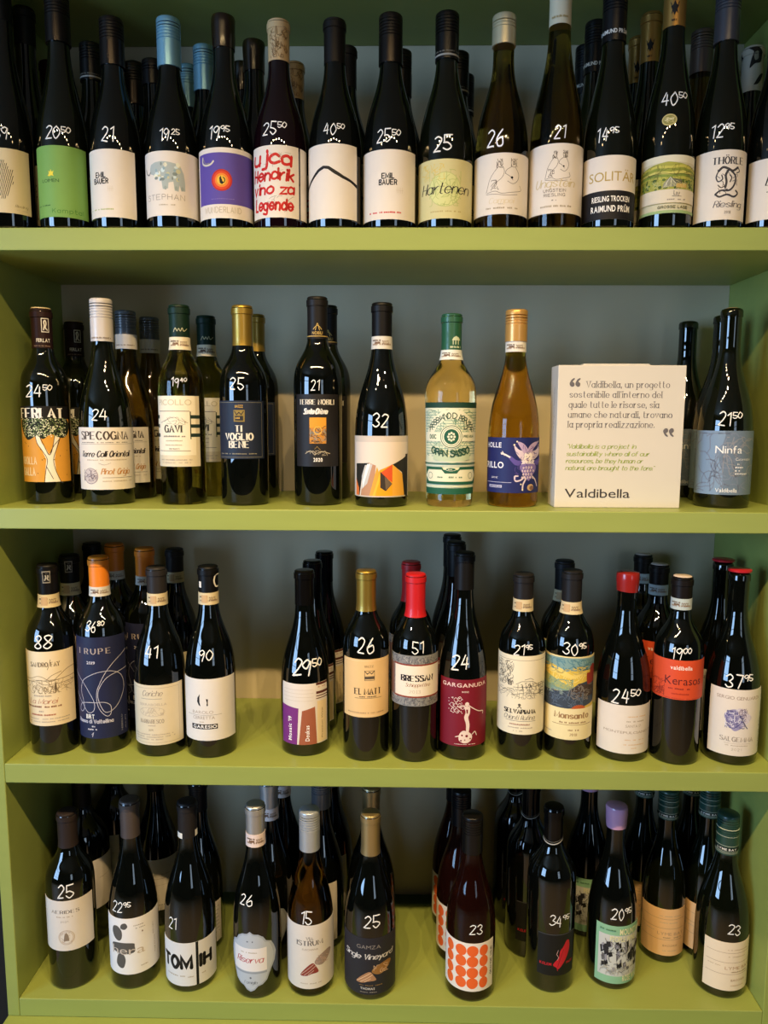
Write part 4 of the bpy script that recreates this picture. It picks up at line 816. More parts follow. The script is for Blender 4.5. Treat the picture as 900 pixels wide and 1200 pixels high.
ROWS = [
 {'id': 'a1', 's': 'A', 'k': 'flute', 'g': 'black', 'x': -0.5449, 'y': 1.0939, 'R': 0.0334, 'H': 0.33, 'd': 'bottle cut by the left edge with a cream label bearing an oval of dark seeds', 'a': 0.462, 'cap': ('foil', '#0b0b0b', 0.2783), 'lab': (-1.051, 1.305, 0.022, 0.1063, 'seed', '#cfbf98'), 'pr': ('39', 0.265, 0.1261, 0.019, 0.9)},
 {'id': 'a2', 's': 'A', 'k': 'flute', 'g': 'dgreen', 'x': -0.4674, 'y': 1.0949, 'R': 0.0344, 'H': 0.315, 'd': 'tall bottle with a bright green label and small yellow star', 'a': 0.403, 'cap': ('screwsheen', '#15110e', 0.2505), 'lab': (-1.108, 1.358, 0.0161, 0.1092, 'green', '#74a04c'), 'pr': ('20+50', 0.23, 0.1258, 0.0202, 1.0)},
 {'id': 'a3', 's': 'A', 'k': 'burgundy', 'g': 'black', 'x': -0.394, 'y': 1.0957, 'R': 0.0351, 'H': 0.2826, 'd': 'bottle priced 21 with plain cream label beside the green labelled one', 'a': 0.345, 'cap': ('screwsheen', '#17120f', 0.2211), 'lab': (-1.165, 1.086, 0.0159, 0.1045, 'emil_l', '#e2d8cc'), 'pr': ('21', 0.078, 0.1234, 0.0226, 1.0)},
 {'id': 'a4', 's': 'A', 'k': 'burgundy', 'g': 'black', 'x': -0.316, 'y': 1.0965, 'R': 0.0359, 'H': 0.2826, 'd': 'bottle with pale blue screw cap and silver elephant on its label', 'a': 0.281, 'cap': ('screw', '#7fb2c8', 0.2199), 'lab': (-1.229, 1.583, 0.018, 0.1019, 'elephant', '#e2d8cc'), 'pr': ('19+25', 0.216, 0.123, 0.019, 1.0)},
 {'id': 'a5', 's': 'A', 'k': 'burgundy', 'g': 'black', 'x': -0.2409, 'y': 1.097, 'R': 0.0365, 'H': 0.2857, 'd': 'bottle with purple label holding a red and orange ring', 'a': 0.216, 'cap': ('wax', '#1c0f08', 0.2425), 'lab': (-1.292, 1.725, 0.0145, 0.106, 'wunder', '#e2d8cc'), 'pr': ('19+95', -0.013, 0.1259, 0.0201, 1.0)},
 {'id': 'a6', 's': 'A', 'k': 'burgundy', 'g': 'wine', 'x': -0.1654, 'y': 1.0974, 'R': 0.0369, 'H': 0.2791, 'd': 'bottle with big red handwritten words across its label and tan capsule', 'a': 0.15, 'cap': ('foil', '#c9a878', 0.2261, 'doodle'), 'lab': (-1.184, 0.883, 0.0154, 0.109, 'ujca', '#e2d8cc'), 'pr': ('25+50', -0.041, 0.1313, 0.0201, 1.0)},
 {'id': 'a7', 's': 'A', 'k': 'burgundy', 'g': 'black', 'x': -0.0888, 'y': 1.0977, 'R': 0.0371, 'H': 0.2799, 'd': 'bottle with a single black brush line like a mountain on white label', 'a': 0.081, 'cap': ('foil', '#14100e', 0.2237), 'lab': (-1.292, 0.991, 0.0142, 0.1109, 'mount', '#e2d8cc'), 'pr': ('40+50', 0.061, 0.1299, 0.0177, 1.0)},
 {'id': 'a8', 's': 'A', 'k': 'burgundy', 'g': 'black', 'x': -0.0123, 'y': 1.0977, 'R': 0.0372, 'H': 0.2861, 'd': 'bottle with plain cream label carrying a red line of print at its foot', 'a': 0.011, 'cap': ('screwsheen', '#17120f', 0.2234), 'lab': (-1.415, 1.168, 0.013, 0.1031, 'emil_r', '#e2d8cc'), 'pr': ('25+50', -0.03, 0.1206, 0.0201, 1.0)},
 {'id': 'a9', 's': 'A', 'k': 'burgundy', 'g': 'dgreen', 'x': 0.0645, 'y': 1.0975, 'R': 0.037, 'H': 0.2878, 'd': 'bottle with pale yellow label, green sketch and slanted black script', 'a': -0.059, 'cap': ('screwline', '#0d0c0c', 0.2274), 'lab': (-1.566, 1.448, 0.0141, 0.091, 'hart', '#cfc690'), 'pr': ('25', -0.132, 0.1106, 0.0236, 1.1)},
 {'id': 'a10', 's': 'A', 'k': 'burgundy', 'g': 'olive', 'x': 0.1417, 'y': 1.0972, 'R': 0.0366, 'H': 0.2851, 'd': 'olive glass bottle with short cream screw cap and sketched figures on label', 'a': -0.128, 'cap': ('screw', '#cfc4a0', 0.2462), 'lab': (-1.636, 1.379, 0.0197, 0.0985, 'women', '#e2d8cc'), 'pr': ('26', -0.321, 0.1182, 0.0259, 1.0)},
 {'id': 'a11', 's': 'A', 'k': 'flute', 'g': 'olive', 'x': 0.2169, 'y': 1.0966, 'R': 0.0361, 'H': 0.33, 'd': 'tall olive bottle with cream capsule cut by the top edge and sketched figure label', 'a': -0.195, 'cap': ('foil', '#d8cdaf', 0.2702, 'dots'), 'lab': (-1.704, 1.313, 0.0208, 0.1104, 'women2', '#e2d8cc'), 'pr': ('21', -0.025, 0.1256, 0.02, 1.0)},
 {'id': 'a12', 's': 'A', 'k': 'flute', 'g': 'dgreen', 'x': 0.29, 'y': 1.0959, 'R': 0.0354, 'H': 0.32, 'd': 'bottle with white label lettered in gold above a black band', 'a': -0.259, 'cap': ('screwtext', '#121214', 0.2483), 'lab': (-1.486, 1.251, 0.0132, 0.0953, 'solitar', '#e2d8cc'), 'pr': ('14+95', -0.324, 0.1224, 0.02, 1.0)},
 {'id': 'a13', 's': 'A', 'k': 'flute', 'g': 'dgreen', 'x': 0.3697, 'y': 1.095, 'R': 0.0345, 'H': 0.335, 'd': 'bottle with gold oval sticker on neck and green landscape label', 'a': -0.326, 'cap': ('foil', '#b98a45', 0.266, 'eagle'), 'lab': (-1.581, 1.185, 0.021, 0.0954, 'lay', '#cfc8a8'), 'pr': ('40+50', -0.1, 0.168, 0.021, 1.0)},
 {'id': 'a14', 's': 'A', 'k': 'flute', 'g': 'dgreen', 'x': 0.4404, 'y': 1.0941, 'R': 0.0336, 'H': 0.32, 'd': 'tall bottle with grey screw cap and large ornate black initial on label', 'a': -0.383, 'cap': ('screw', '#4a4a50', 0.2474), 'lab': (-1.445, 1.13, 0.0123, 0.1019, 'thorle', '#e2d8cc'), 'pr': ('12+95', -0.294, 0.1268, 0.0199, 1.0)},
 {'id': 'a15', 's': 'A', 'k': 'burgundy', 'g': 'black', 'x': 0.5124, 'y': 1.0931, 'R': 0.0326, 'H': 0.3, 'd': 'bottle cut by the right edge showing a strip of white label', 'a': -0.438, 'cap': ('foil', '#111111', 0.2328), 'lab': (-1.498, 1.075, 0.0135, 0.0923, 'ecut', '#e2d8cc')},
 {'id': 'ab1', 's': 'A', 'src': 'a1', 'x': -0.5451, 'y': 1.1622, 'R': 0.0334, 'H': 0.33, 'd': 'dark tall bottle behind the green labelled one, at far left'},
 {'id': 'ab0', 's': 'A', 'k': 'bordeaux', 'g': 'black', 'x': -0.5417, 'y': 1.233, 'R': 0.036, 'H': 0.288, 'd': 'dark bottle with dim red capsule between the first two in the top row', 'a': 0.42, 'cap': ('foil', '#3c0a10', 0.2601)},
 {'id': 'ab2', 's': 'A', 'k': 'burgundy', 'g': 'dgreen', 'x': -0.4508, 'y': 1.1659, 'R': 0.037, 'H': 0.283, 'd': 'bottle with black screw cap standing behind the green labelled one', 'a': 0.369, 'cap': ('screwline', '#100e0d', 0.2308)},
 {'id': 'ab3', 's': 'A', 'src': 'a3', 'x': -0.4079, 'y': 1.2257, 'R': 0.0351, 'H': 0.2826, 'd': 'black capped bottle directly behind the plain label priced 21'},
 {'id': 'ab4', 's': 'A', 'k': 'burgundy', 'g': 'black', 'x': -0.3619, 'y': 1.1707, 'R': 0.035, 'H': 0.262, 'd': 'lowest black cap peeking left of the pale blue screw cap', 'a': 0.3, 'cap': ('screw', '#121010', 0.2272)},
 {'id': 'ab5', 's': 'A', 'src': 'a4', 'x': -0.3277, 'y': 1.2355, 'R': 0.0359, 'H': 0.2826, 'd': 'silvery blue capped bottle behind the elephant label bottle'},
 {'id': 'ab6', 's': 'A', 'src': 'a4', 'x': -0.2868, 'y': 1.1739, 'R': 0.0359, 'H': 0.2826, 'd': 'lower silvery blue cap, rearmost behind the elephant label bottle'},
 {'id': 'ab7', 's': 'A', 'src': 'a5', 'x': -0.2426, 'y': 1.2336, 'R': 0.0365, 'H': 0.2857, 'd': 'brown waxed bottle behind the purple labelled one'},
 {'id': 'ab8', 's': 'A', 'src': 'a5', 'x': -0.212, 'y': 1.1657, 'R': 0.0365, 'H': 0.2857, 'd': 'rearmost brown waxed bottle behind the purple labelled one'},
 {'id': 'ab9', 's': 'A', 'src': 'a6', 'x': -0.1603, 'y': 1.2206, 'R': 0.0369, 'H': 0.2791, 'd': 'tan capsule bottle behind the red handwritten label'},
 {'id': 'ab10', 's': 'A', 'src': 'a7', 'x': -0.0777, 'y': 1.1733, 'R': 0.0371, 'H': 0.2799, 'd': 'black capsule bottle behind the mountain line label'},
 {'id': 'ab11', 's': 'A', 'src': 'a8', 'x': 0.0021, 'y': 1.1994, 'R': 0.0372, 'H': 0.2861, 'd': 'black capped bottle hidden behind the label with red foot print'},
 {'id': 'ab12', 's': 'A', 'src': 'a9', 'x': 0.0884, 'y': 1.2094, 'R': 0.037, 'H': 0.2878, 'd': 'nearer black cap behind the green sketch script label'},
 {'id': 'ab13', 's': 'A', 'src': 'a9', 'x': 0.1036, 'y': 1.2834, 'R': 0.037, 'H': 0.2878, 'd': 'rearmost black cap behind the green sketch script label'},
 {'id': 'ab14', 's': 'A', 'src': 'a12', 'x': 0.2881, 'y': 1.1887, 'R': 0.0354, 'H': 0.32, 'd': 'black capped bottle with silver line just left of the gold lettered bottle'},
 {'id': 'ab15', 's': 'A', 'src': 'a12', 'x': 0.291, 'y': 1.2609, 'R': 0.0354, 'H': 0.32, 'd': 'rearmost of the black capped bottles left of the gold lettered one'},
 {'id': 'ab16', 's': 'A', 'src': 'a13', 'x': 0.3708, 'y': 1.1965, 'R': 0.0345, 'H': 0.335, 'd': 'gold capsule bottle with black emblem behind the gold oval sticker bottle'},
 {'id': 'ab17', 's': 'A', 'src': 'a13', 'x': 0.3744, 'y': 1.2671, 'R': 0.0345, 'H': 0.335, 'd': 'rearmost dull gold capsule between the gold lettered and landscape bottles'},
 {'id': 'ab18', 's': 'A', 'k': 'flute', 'g': 'olive', 'x': 0.4457, 'y': 1.1938, 'R': 0.037, 'H': 0.31, 'd': 'olive bottle with bronze grey screw cap left of the ornate initial bottle', 'a': -0.357, 'cap': ('screw', '#5a4c44', 0.25)},
 {'id': 'ab19', 's': 'A', 'k': 'burgundy', 'g': 'black', 'x': 0.5212, 'y': 1.1943, 'R': 0.037, 'H': 0.287, 'd': 'bottle with white capsule painted with a black leaf near right edge', 'a': -0.411, 'cap': ('foil', '#b9b4a4', 0.224, 'leaf')},
 {'id': 'ab20', 's': 'A', 'k': 'burgundy', 'g': 'black', 'x': 0.523, 'y': 1.271, 'R': 0.037, 'H': 0.285, 'd': 'rear bottle whose white capsule peeks beside the grey screw cap', 'a': -0.398, 'cap': ('foil', '#b9b4a4', 0.2423, 'leaf')},
 {'id': 'b1', 's': 'B', 'k': 'bordeaux', 'g': 'dgreen', 'x': -0.5268, 'y': 1.1283, 'R': 0.0341, 'H': 0.2851, 'd': 'bottle with ochre label of a spreading leafy tree, far left of second shelf', 'a': 0.437, 'cap': ('foil', '#2b1712', 0.2284, 'seal'), 'lab': (-1.077, 1.478, 0.033, 0.1439, 'tree', '#d99a35'), 'pr': ('24+50', 0.182, 0.1661, 0.0204, 1.2)},
 {'id': 'b2', 's': 'B', 'src': 'b1', 'x': -0.544, 'y': 1.281, 'R': 0.0341, 'H': 0.2851, 'd': 'dark capsule bottle behind the tree label bottle'},
 {'id': 'b3', 's': 'B', 'k': 'burgundy', 'g': 'dgreen', 'x': -0.4366, 'y': 1.1266, 'R': 0.038, 'H': 0.2996, 'd': 'bottle with white screw cap and white script label', 'a': 0.37, 'cap': ('screwtag', '#cfc8c4', 0.2383), 'lab': (-1.14, 1.879, 0.0227, 0.1135, 'speco', '#e2d8cc'), 'pr': ('24', 0.16, 0.132, 0.0191, 1.15)},
 {'id': 'b4', 's': 'B', 'k': 'burgundy', 'g': 'olive', 'x': -0.4288, 'y': 1.2043, 'R': 0.0385, 'H': 0.293, 'd': 'grey and white screw cap bottle right behind the white capped one', 'a': 0.342, 'cap': ('screwhalf', '#55565a', 0.2341), 'lab': (-0.625, 1.159, 0.026, 0.1129, 'speco2', '#e2d8cc')},
 {'id': 'b5', 's': 'B', 'src': 'b4', 'x': -0.4169, 'y': 1.2818, 'R': 0.0385, 'H': 0.293, 'd': 'rearmost grey capped bottle behind the white screw cap bottle'},
 {'id': 'b6', 's': 'B', 'k': 'bordeaux', 'g': 'olive2', 'x': -0.3223, 'y': 1.1291, 'R': 0.0335, 'H': 0.291, 'd': 'green capsule bottle with cream label cut by dark side stripes', 'a': 0.278, 'cap': ('foil', '#122b20', 0.2448, 'scribble'), 'st': (0.2265, 0.2448, '#e8dcc0'), 'lab': (-1.234, 1.099, 0.0567, 0.1594, 'gavi', '#dccfb2'), 'pr': ('19+40', 0.2, 0.1789, 0.0152, 1.0)},
 {'id': 'b7', 's': 'B', 'src': 'b6', 'x': -0.3128, 'y': 1.2478, 'R': 0.0335, 'H': 0.291, 'd': 'green capsule bottle behind the cream label with dark stripes'},
 {'id': 'b8', 's': 'B', 'k': 'bordeaux', 'g': 'black', 'x': -0.2285, 'y': 1.1255, 'R': 0.0352, 'H': 0.29, 'd': 'gold capsule bottle with square navy label and white lettering', 'a': 0.2, 'cap': ('foil', '#a98a3a', 0.2325), 'lab': (-1.286, 1.126, 0.0687, 0.1527, 'tivoglio', '#1b2438'), 'pr': ('25', -0.049, 0.1765, 0.0202, 1.1)},
 {'id': 'b9', 's': 'B', 'src': 'b8', 'x': -0.2275, 'y': 1.2235, 'R': 0.0352, 'H': 0.29, 'd': 'gold capsule bottle half hidden behind the navy label one'},
 {'id': 'b10', 's': 'B', 'k': 'bordeaux', 'g': 'black', 'x': -0.1188, 'y': 1.1321, 'R': 0.0358, 'H': 0.3033, 'd': 'matte black capsule bottle with black label and small orange picture', 'a': 0.105, 'cap': ('foil', '#1b1818', 0.2431, 'goldmark'), 'lab': (-0.939, 1.058, 0.0578, 0.1625, 'terre', '#1d1a1a'), 'pr': ('21', 0.024, 0.1747, 0.0178, 0.9)},
 {'id': 'b11', 's': 'B', 'src': 'b10', 'x': -0.1113, 'y': 1.218, 'R': 0.0358, 'H': 0.3033, 'd': 'black bottle half hidden behind the orange picture label'},
 {'id': 'b12', 's': 'B', 'k': 'burgundy', 'g': 'black', 'x': -0.0234, 'y': 1.1196, 'R': 0.0393, 'H': 0.2931, 'd': 'bottle with abstract orange, black and silver shapes on label, priced 32', 'a': 0.021, 'cap': ('foil', '#0f0d0e', 0.2275), 'st': (0.2275, 0.2456, '#d8d4cc'), 'lab': (-1.485, 1.527, 0.0149, 0.1032, 'abstract', '#cfc2b6'), 'pr': ('32', 0.015, 0.125, 0.0227, 1.1)},
 {'id': 'b13', 's': 'B', 'k': 'sasso', 'g': 'clear', 'x': 0.0784, 'y': 1.1231, 'R': 0.038, 'H': 0.2781, 'd': 'clear bottle of pale white wine with ornate green and cream label', 'a': -0.07, 'cap': ('foil', '#20583c', 0.2269, 'house'), 'st': (0.2127, 0.2269, '#dfe2da'), 'lab': (-1.398, 1.437, 0.0188, 0.1514, 'sasso', '#dfe3c6')},
 {'id': 'b14', 's': 'B', 'k': 'burgundy', 'g': 'amber', 'x': 0.1729, 'y': 1.1271, 'R': 0.0376, 'H': 0.2848, 'd': 'amber glass bottle with blue label showing a jester', 'a': -0.152, 'cap': ('screw', '#d9a860', 0.2396), 'st': (0.2246, 0.2396, '#e2ddd2'), 'lab': (-1.66, 1.356, 0.0212, 0.1014, 'grillo', '#1f2560')},
 {'id': 'b15', 's': 'B', 'k': 'burgundy', 'g': 'dgreen', 'x': 0.4858, 'y': 1.1307, 'R': 0.0388, 'H': 0.2882, 'd': 'bottle with blue grey label right of the white box', 'a': -0.406, 'cap': ('none', '#111', 0), 'lab': (-1.737, 1.103, 0.02, 0.1124, 'ninfa', '#6b7c90'), 'pr': ('21+50', -0.206, 0.1294, 0.0227, 1.0)},
 {'id': 'b16', 's': 'B', 'src': 'b15', 'x': 0.5068, 'y': 1.2069, 'R': 0.0388, 'H': 0.2882, 'd': 'nearer bottle behind the blue grey labelled one'},
 {'id': 'b17', 's': 'B', 'src': 'b15', 'x': 0.4807, 'y': 1.2816, 'R': 0.0388, 'H': 0.2882, 'd': 'rearmost bottle of three, partly behind the white box'},
 {'id': 'c1', 's': 'C', 'k': 'bordeaux', 'g': 'black', 'x': -0.53, 'y': 1.1118, 'R': 0.0352, 'H': 0.2896, 'd': 'far left bottle with buff label etched with a hillside', 'a': 0.445, 'cap': ('foil', '#0d0b0b', 0.2451, 'seal2'), 'st': (0.2255, 0.2451, '#d9c79a'), 'lab': (-1.067, 1.44, 0.0476, 0.163, 'sandro', '#ecd9b4'), 'pr': ('88', 0.149, 0.1781, 0.0236, 1.1)},
 {'id': 'c2', 's': 'C', 'src': 'c1', 'x': -0.5304, 'y': 1.1897, 'R': 0.0352, 'H': 0.2896, 'd': 'dark bottle directly behind the hillside etching bottle'},
 {'id': 'c3', 's': 'C', 'k': 'bordeaux', 'g': 'black', 'x': -0.4552, 'y': 1.122, 'R': 0.0369, 'H': 0.3, 'd': 'orange capsule bottle in front with navy label of looping white lines', 'a': 0.385, 'cap': ('foil', '#e8831a', 0.2552), 'st': (0.2407, 0.2552, '#d8d3c8'), 'lab': (-1.125, 1.468, 0.0247, 0.183, 'rupe', '#1f2444'), 'pr': ('36+80', 0.114, 0.1995, 0.0171, 1.0)},
 {'id': 'c4', 's': 'C', 'src': 'c3', 'x': -0.4747, 'y': 1.2382, 'R': 0.0369, 'H': 0.3, 'd': 'orange capsule bottle right behind the navy looped label'},
 {'id': 'c5', 's': 'C', 'src': 'c3', 'x': -0.4104, 'y': 1.1991, 'R': 0.0369, 'H': 0.3, 'd': 'rearmost orange capsule bottle, tallest on the left of third shelf'},
 {'id': 'c6', 's': 'C', 'k': 'bordeaux', 'g': 'black', 'x': -0.532, 'y': 1.2849, 'R': 0.0355, 'H': 0.293, 'd': 'black capsule bottle left of and behind the front orange capsule', 'a': 0.392, 'cap': ('foil', '#0c0b0b', 0.2063)},
 {'id': 'c7', 's': 'C', 'k': 'albeisa', 'g': 'black', 'x': -0.3642, 'y': 1.1147, 'R': 0.0381, 'H': 0.2863, 'd': 'charcoal capsule bottle with cream label of fine faint print', 'a': 0.316, 'cap': ('foil', '#2a2727', 0.2472), 'st': (0.2288, 0.2472, '#d9c8a0'), 'lab': (-1.193, 1.286, 0.0191, 0.1129, 'cerutti', '#dccfb2'), 'pr': ('41', -0.006, 0.1629, 0.021, 1.2)},
 {'id': 'c8', 's': 'C', 'k': 'albeisa', 'g': 'black', 'x': -0.2849, 'y': 1.1116, 'R': 0.0379, 'H': 0.2888, 'd': 'bottle with white label bearing a big black G and black bar', 'a': 0.251, 'cap': ('foil', '#0e0d0d', 0.25, 'g'), 'st': (0.2317, 0.25, '#d9c8a0'), 'lab': (-1.257, 1.412, 0.0284, 0.1243, 'barolo', '#e2ddd6'), 'pr': ('90', 0.094, 0.1599, 0.0183, 1.2)},
 {'id': 'c9', 's': 'C', 'src': 'c7', 'x': -0.3831, 'y': 1.2706, 'R': 0.0381, 'H': 0.2863, 'd': 'dark capsule bottle between the charcoal capsule and big G bottles'},
 {'id': 'c10', 's': 'C', 'k': 'burgundy', 'g': 'black', 'x': -0.1404, 'y': 1.1216, 'R': 0.0376, 'H': 0.2813, 'd': 'bottle with purple and brown blocks on its label', 'a': 0.125, 'cap': ('foil', '#0d0c0c', 0.2291, 'shine'), 'lab': (-0.991, 1.174, 0.0191, 0.1143, 'purple', '#e2d8cc'), 'pr': ('29+50', 0.291, 0.1385, 0.029, 1.0)},
 {'id': 'c11', 's': 'C', 'src': 'c10', 'x': -0.1367, 'y': 1.1989, 'R': 0.0376, 'H': 0.2813, 'd': 'second bottle behind the purple and brown block label'},
 {'id': 'c12', 's': 'C', 'src': 'c10', 'x': -0.1252, 'y': 1.2808, 'R': 0.0376, 'H': 0.2813, 'd': 'rearmost bottle behind the purple and brown block label'},
 {'id': 'c13', 's': 'C', 'k': 'bordeaux', 'g': 'black', 'x': -0.0453, 'y': 1.1048, 'R': 0.0353, 'H': 0.2855, 'd': 'gold capsule bottle with plain peach label priced 26', 'a': 0.041, 'cap': ('foil', '#a98a3a', 0.2251), 'lab': (-1.106, 1.293, 0.0694, 0.1586, 'elmatt', '#e9c389'), 'pr': ('26', 0.074, 0.1791, 0.0258, 1.0)},
 {'id': 'c14', 's': 'C', 'k': 'bordeaux', 'g': 'black', 'x': 0.0289, 'y': 1.1038, 'R': 0.0352, 'H': 0.2811, 'd': 'bright red capsule bottle with grey framed label priced 51', 'a': -0.027, 'cap': ('foil', '#c4161c', 0.2171), 'lab': (-1.535, 1.299, 0.0877, 0.1648, 'bressan', '#8a8a88'), 'pr': ('51', 0.127, 0.1763, 0.0206, 1.1)},
 {'id': 'c15', 's': 'C', 'src': 'c14', 'x': 0.0238, 'y': 1.1967, 'R': 0.0352, 'H': 0.2811, 'd': 'dark red capsule bottle behind the bright red one'},
 {'id': 'c16', 's': 'C', 'k': 'burgundy', 'g': 'black', 'x': 0.1022, 'y': 1.1133, 'R': 0.0372, 'H': 0.3122, 'd': 'black bottle with crimson label of a white dancing figure', 'a': -0.091, 'cap': ('foil', '#121111', 0.2567, 'screwtop'), 'lab': (-1.146, 1.222, 0.0229, 0.1263, 'garg', '#7a1426'), 'pr': ('24', -0.166, 0.1516, 0.0261, 1.0)},
 {'id': 'c17', 's': 'C', 'src': 'c16', 'x': 0.0969, 'y': 1.2073, 'R': 0.0372, 'H': 0.3122, 'd': 'second black bottle behind the crimson label'},
 {'id': 'c18', 's': 'C', 'src': 'c16', 'x': 0.0957, 'y': 1.2832, 'R': 0.0372, 'H': 0.3122, 'd': 'rearmost black bottle behind the crimson label'},
 {'id': 'c19', 's': 'C', 'k': 'bordeaux', 'g': 'black', 'x': 0.1918, 'y': 1.1139, 'R': 0.0349, 'H': 0.2802, 'd': 'bottle with tall cream label and sketch of a farmhouse', 'a': -0.171, 'cap': ('foil', '#211f20', 0.2429), 'st': (0.2247, 0.2429, '#d9c8a0'), 'lab': (-1.68, 1.339, 0.0412, 0.1627, 'castello', '#ece2c6'), 'pr': ('21+95', -0.084, 0.1718, 0.0182, 1.1)},
 {'id': 'c20', 's': 'C', 'k': 'bordeaux', 'g': 'black', 'x': 0.2654, 'y': 1.118, 'R': 0.0358, 'H': 0.2851, 'd': 'bottle with painted sunset and village on its label', 'a': -0.233, 'cap': ('foil', '#1f1e20', 0.2386), 'st': (0.2205, 0.2386, '#d9c8a0'), 'lab': (-1.743, 1.277, 0.0324, 0.161, 'monsanto', '#e9d8a0'), 'pr': ('30+95', 0.019, 0.1727, 0.0208, 1.1)},
 {'id': 'c21', 's': 'C', 'src': 'c20', 'x': 0.2707, 'y': 1.195, 'R': 0.0358, 'H': 0.2851, 'd': 'bottle hidden behind the painted sunset label'},
 {'id': 'c22', 's': 'C', 'k': 'burgundy', 'g': 'black', 'x': 0.3486, 'y': 1.1178, 'R': 0.0401, 'H': 0.2832, 'd': 'bottle with red wax top and pale low label', 'a': -0.302, 'cap': ('wax', '#8f1f1d', 0.2536), 'lab': (-1.358, 1.204, 0.0134, 0.0885, 'pale', '#e2d8cc'), 'pr': ('24+50', -0.134, 0.1027, 0.0262, 1.0)},
 {'id': 'c23', 's': 'C', 'k': 'bordeaux', 'g': 'black', 'x': 0.4256, 'y': 1.1048, 'R': 0.0357, 'H': 0.2793, 'd': 'bottle with bright orange red label priced 19', 'a': -0.368, 'cap': ('foil', '#15100e', 0.2482, 'topcap'), 'st': (0.2314, 0.2482, '#b9c6c8'), 'lab': (-1.878, 1.143, 0.1014, 0.1611, 'keraso', '#d84f2a'), 'pr': ('19+00', -0.208, 0.1714, 0.0205, 0.9)},
 {'id': 'c24', 's': 'C', 'src': 'c23', 'x': 0.4248, 'y': 1.2827, 'R': 0.0357, 'H': 0.2793, 'd': 'rearmost of the two bottles behind the orange red label'},
 {'id': 'c25', 's': 'C', 'src': 'c23', 'x': 0.4226, 'y': 1.1955, 'R': 0.0357, 'H': 0.2793, 'd': 'nearer of the two bottles behind the orange red label'},
 {'id': 'c26', 's': 'C', 'k': 'burgundy', 'g': 'black', 'x': 0.5113, 'y': 1.1091, 'R': 0.039, 'H': 0.2863, 'd': 'far right bottle with pink topped cork and violet crystal label', 'a': -0.432, 'cap': ('none', '#b01c2a', 0, 'disc'), 'lab': (-1.276, 1.077, 0.0155, 0.117, 'salgemma', '#e2d8cc'), 'pr': ('37+95', -0.148, 0.1296, 0.0233, 1.1)},
 {'id': 'c27', 's': 'C', 'src': 'c26', 'x': 0.521, 'y': 1.1887, 'R': 0.039, 'H': 0.2863, 'd': 'bottle behind the violet crystal label bottle'},
 {'id': 'd1', 's': 'D', 'k': 'bordeaux', 'g': 'black', 'x': -0.5159, 'y': 1.1043, 'R': 0.0367, 'H': 0.2796, 'd': 'far left bottle on bottom shelf with round seal on white label', 'a': 0.437, 'cap': ('foil', '#2c2423', 0.2244), 'lab': (-1.074, 1.415, 0.0674, 0.1508, 'aerides', '#e2d8cc'), 'pr': ('25', 0.236, 0.1665, 0.0244, 1.0)},
 {'id': 'd2', 's': 'D', 'k': 'burgundy', 'g': 'black', 'x': -0.418, 'y': 1.1085, 'R': 0.0378, 'H': 0.2985, 'd': 'bottle with grey stone shapes on white label', 'a': 0.361, 'cap': ('foil', '#453d3c', 0.2392), 'lab': (-1.148, 1.721, 0.0265, 0.1205, 'hera', '#f0ebe6'), 'pr': ('22+95', -0.168, 0.1382, 0.0191, 1.0)},
 {'id': 'd3', 's': 'D', 'k': 'burgundy', 'g': 'black', 'x': -0.3262, 'y': 1.1063, 'R': 0.0398, 'H': 0.2981, 'd': 'bottle with heavy black capitals split by a gap on white label', 'a': 0.287, 'cap': ('foil', '#232021', 0.242, 'white2'), 'lab': (-1.22, 1.556, 0.0118, 0.0843, 'tomh', '#e2dfdc'), 'pr': ('21', -0.43, 0.1158, 0.0218, 0.9)},
 {'id': 'd4', 's': 'D', 'k': 'burgundy', 'g': 'black', 'x': -0.2165, 'y': 1.0932, 'R': 0.0373, 'H': 0.3015, 'd': 'silver capsule bottle with grey crest shaped label', 'a': 0.195, 'cap': ('foil', '#c0c0c0', 0.2577), 'st': (0.2375, 0.2577, '#e8d4cc'), 'lab': (-1.312, 1.072, 0.0131, 0.1133, 'crest', None), 'pr': ('26', -0.305, 0.1605, 0.0188, 1.2)},
 {'id': 'd5', 's': 'D', 'k': 'burgundy', 'g': 'olive3', 'x': -0.1329, 'y': 1.098, 'R': 0.0364, 'H': 0.2911, 'd': 'bottle with silver screw cap and hand painted shell label priced 15', 'a': 0.12, 'cap': ('screw', '#b4bac0', 0.2275), 'lab': (-1.387, 1.628, 0.0146, 0.1204, 'istrum', '#e2d8cc'), 'pr': ('15', -0.018, 0.1324, 0.0229, 1.1)},
 {'id': 'd6', 's': 'D', 'k': 'burgundy', 'g': 'black', 'x': -0.0378, 'y': 1.0977, 'R': 0.0406, 'H': 0.2872, 'd': 'champagne capsule bottle with dark charcoal label', 'a': 0.034, 'cap': ('foil', '#b39c6c', 0.2224), 'lab': (-1.469, 1.325, 0.0101, 0.1046, 'gamza', '#26242c'), 'pr': ('25', 0.133, 0.1302, 0.0215, 1.2)},
 {'id': 'd7', 's': 'D', 'k': 'burgundy', 'g': 'rose', 'x': 0.1203, 'y': 1.0957, 'R': 0.0388, 'H': 0.2874, 'd': 'bottle with rows of orange dots on its label', 'a': -0.109, 'cap': ('screw', '#0e0d0e', 0.2284), 'lab': (-1.455, 0.986, 0.0187, 0.0987, 'odots', '#f2e8dc'), 'pr': ('23', 0.148, 0.1208, 0.0174, 1.2)},
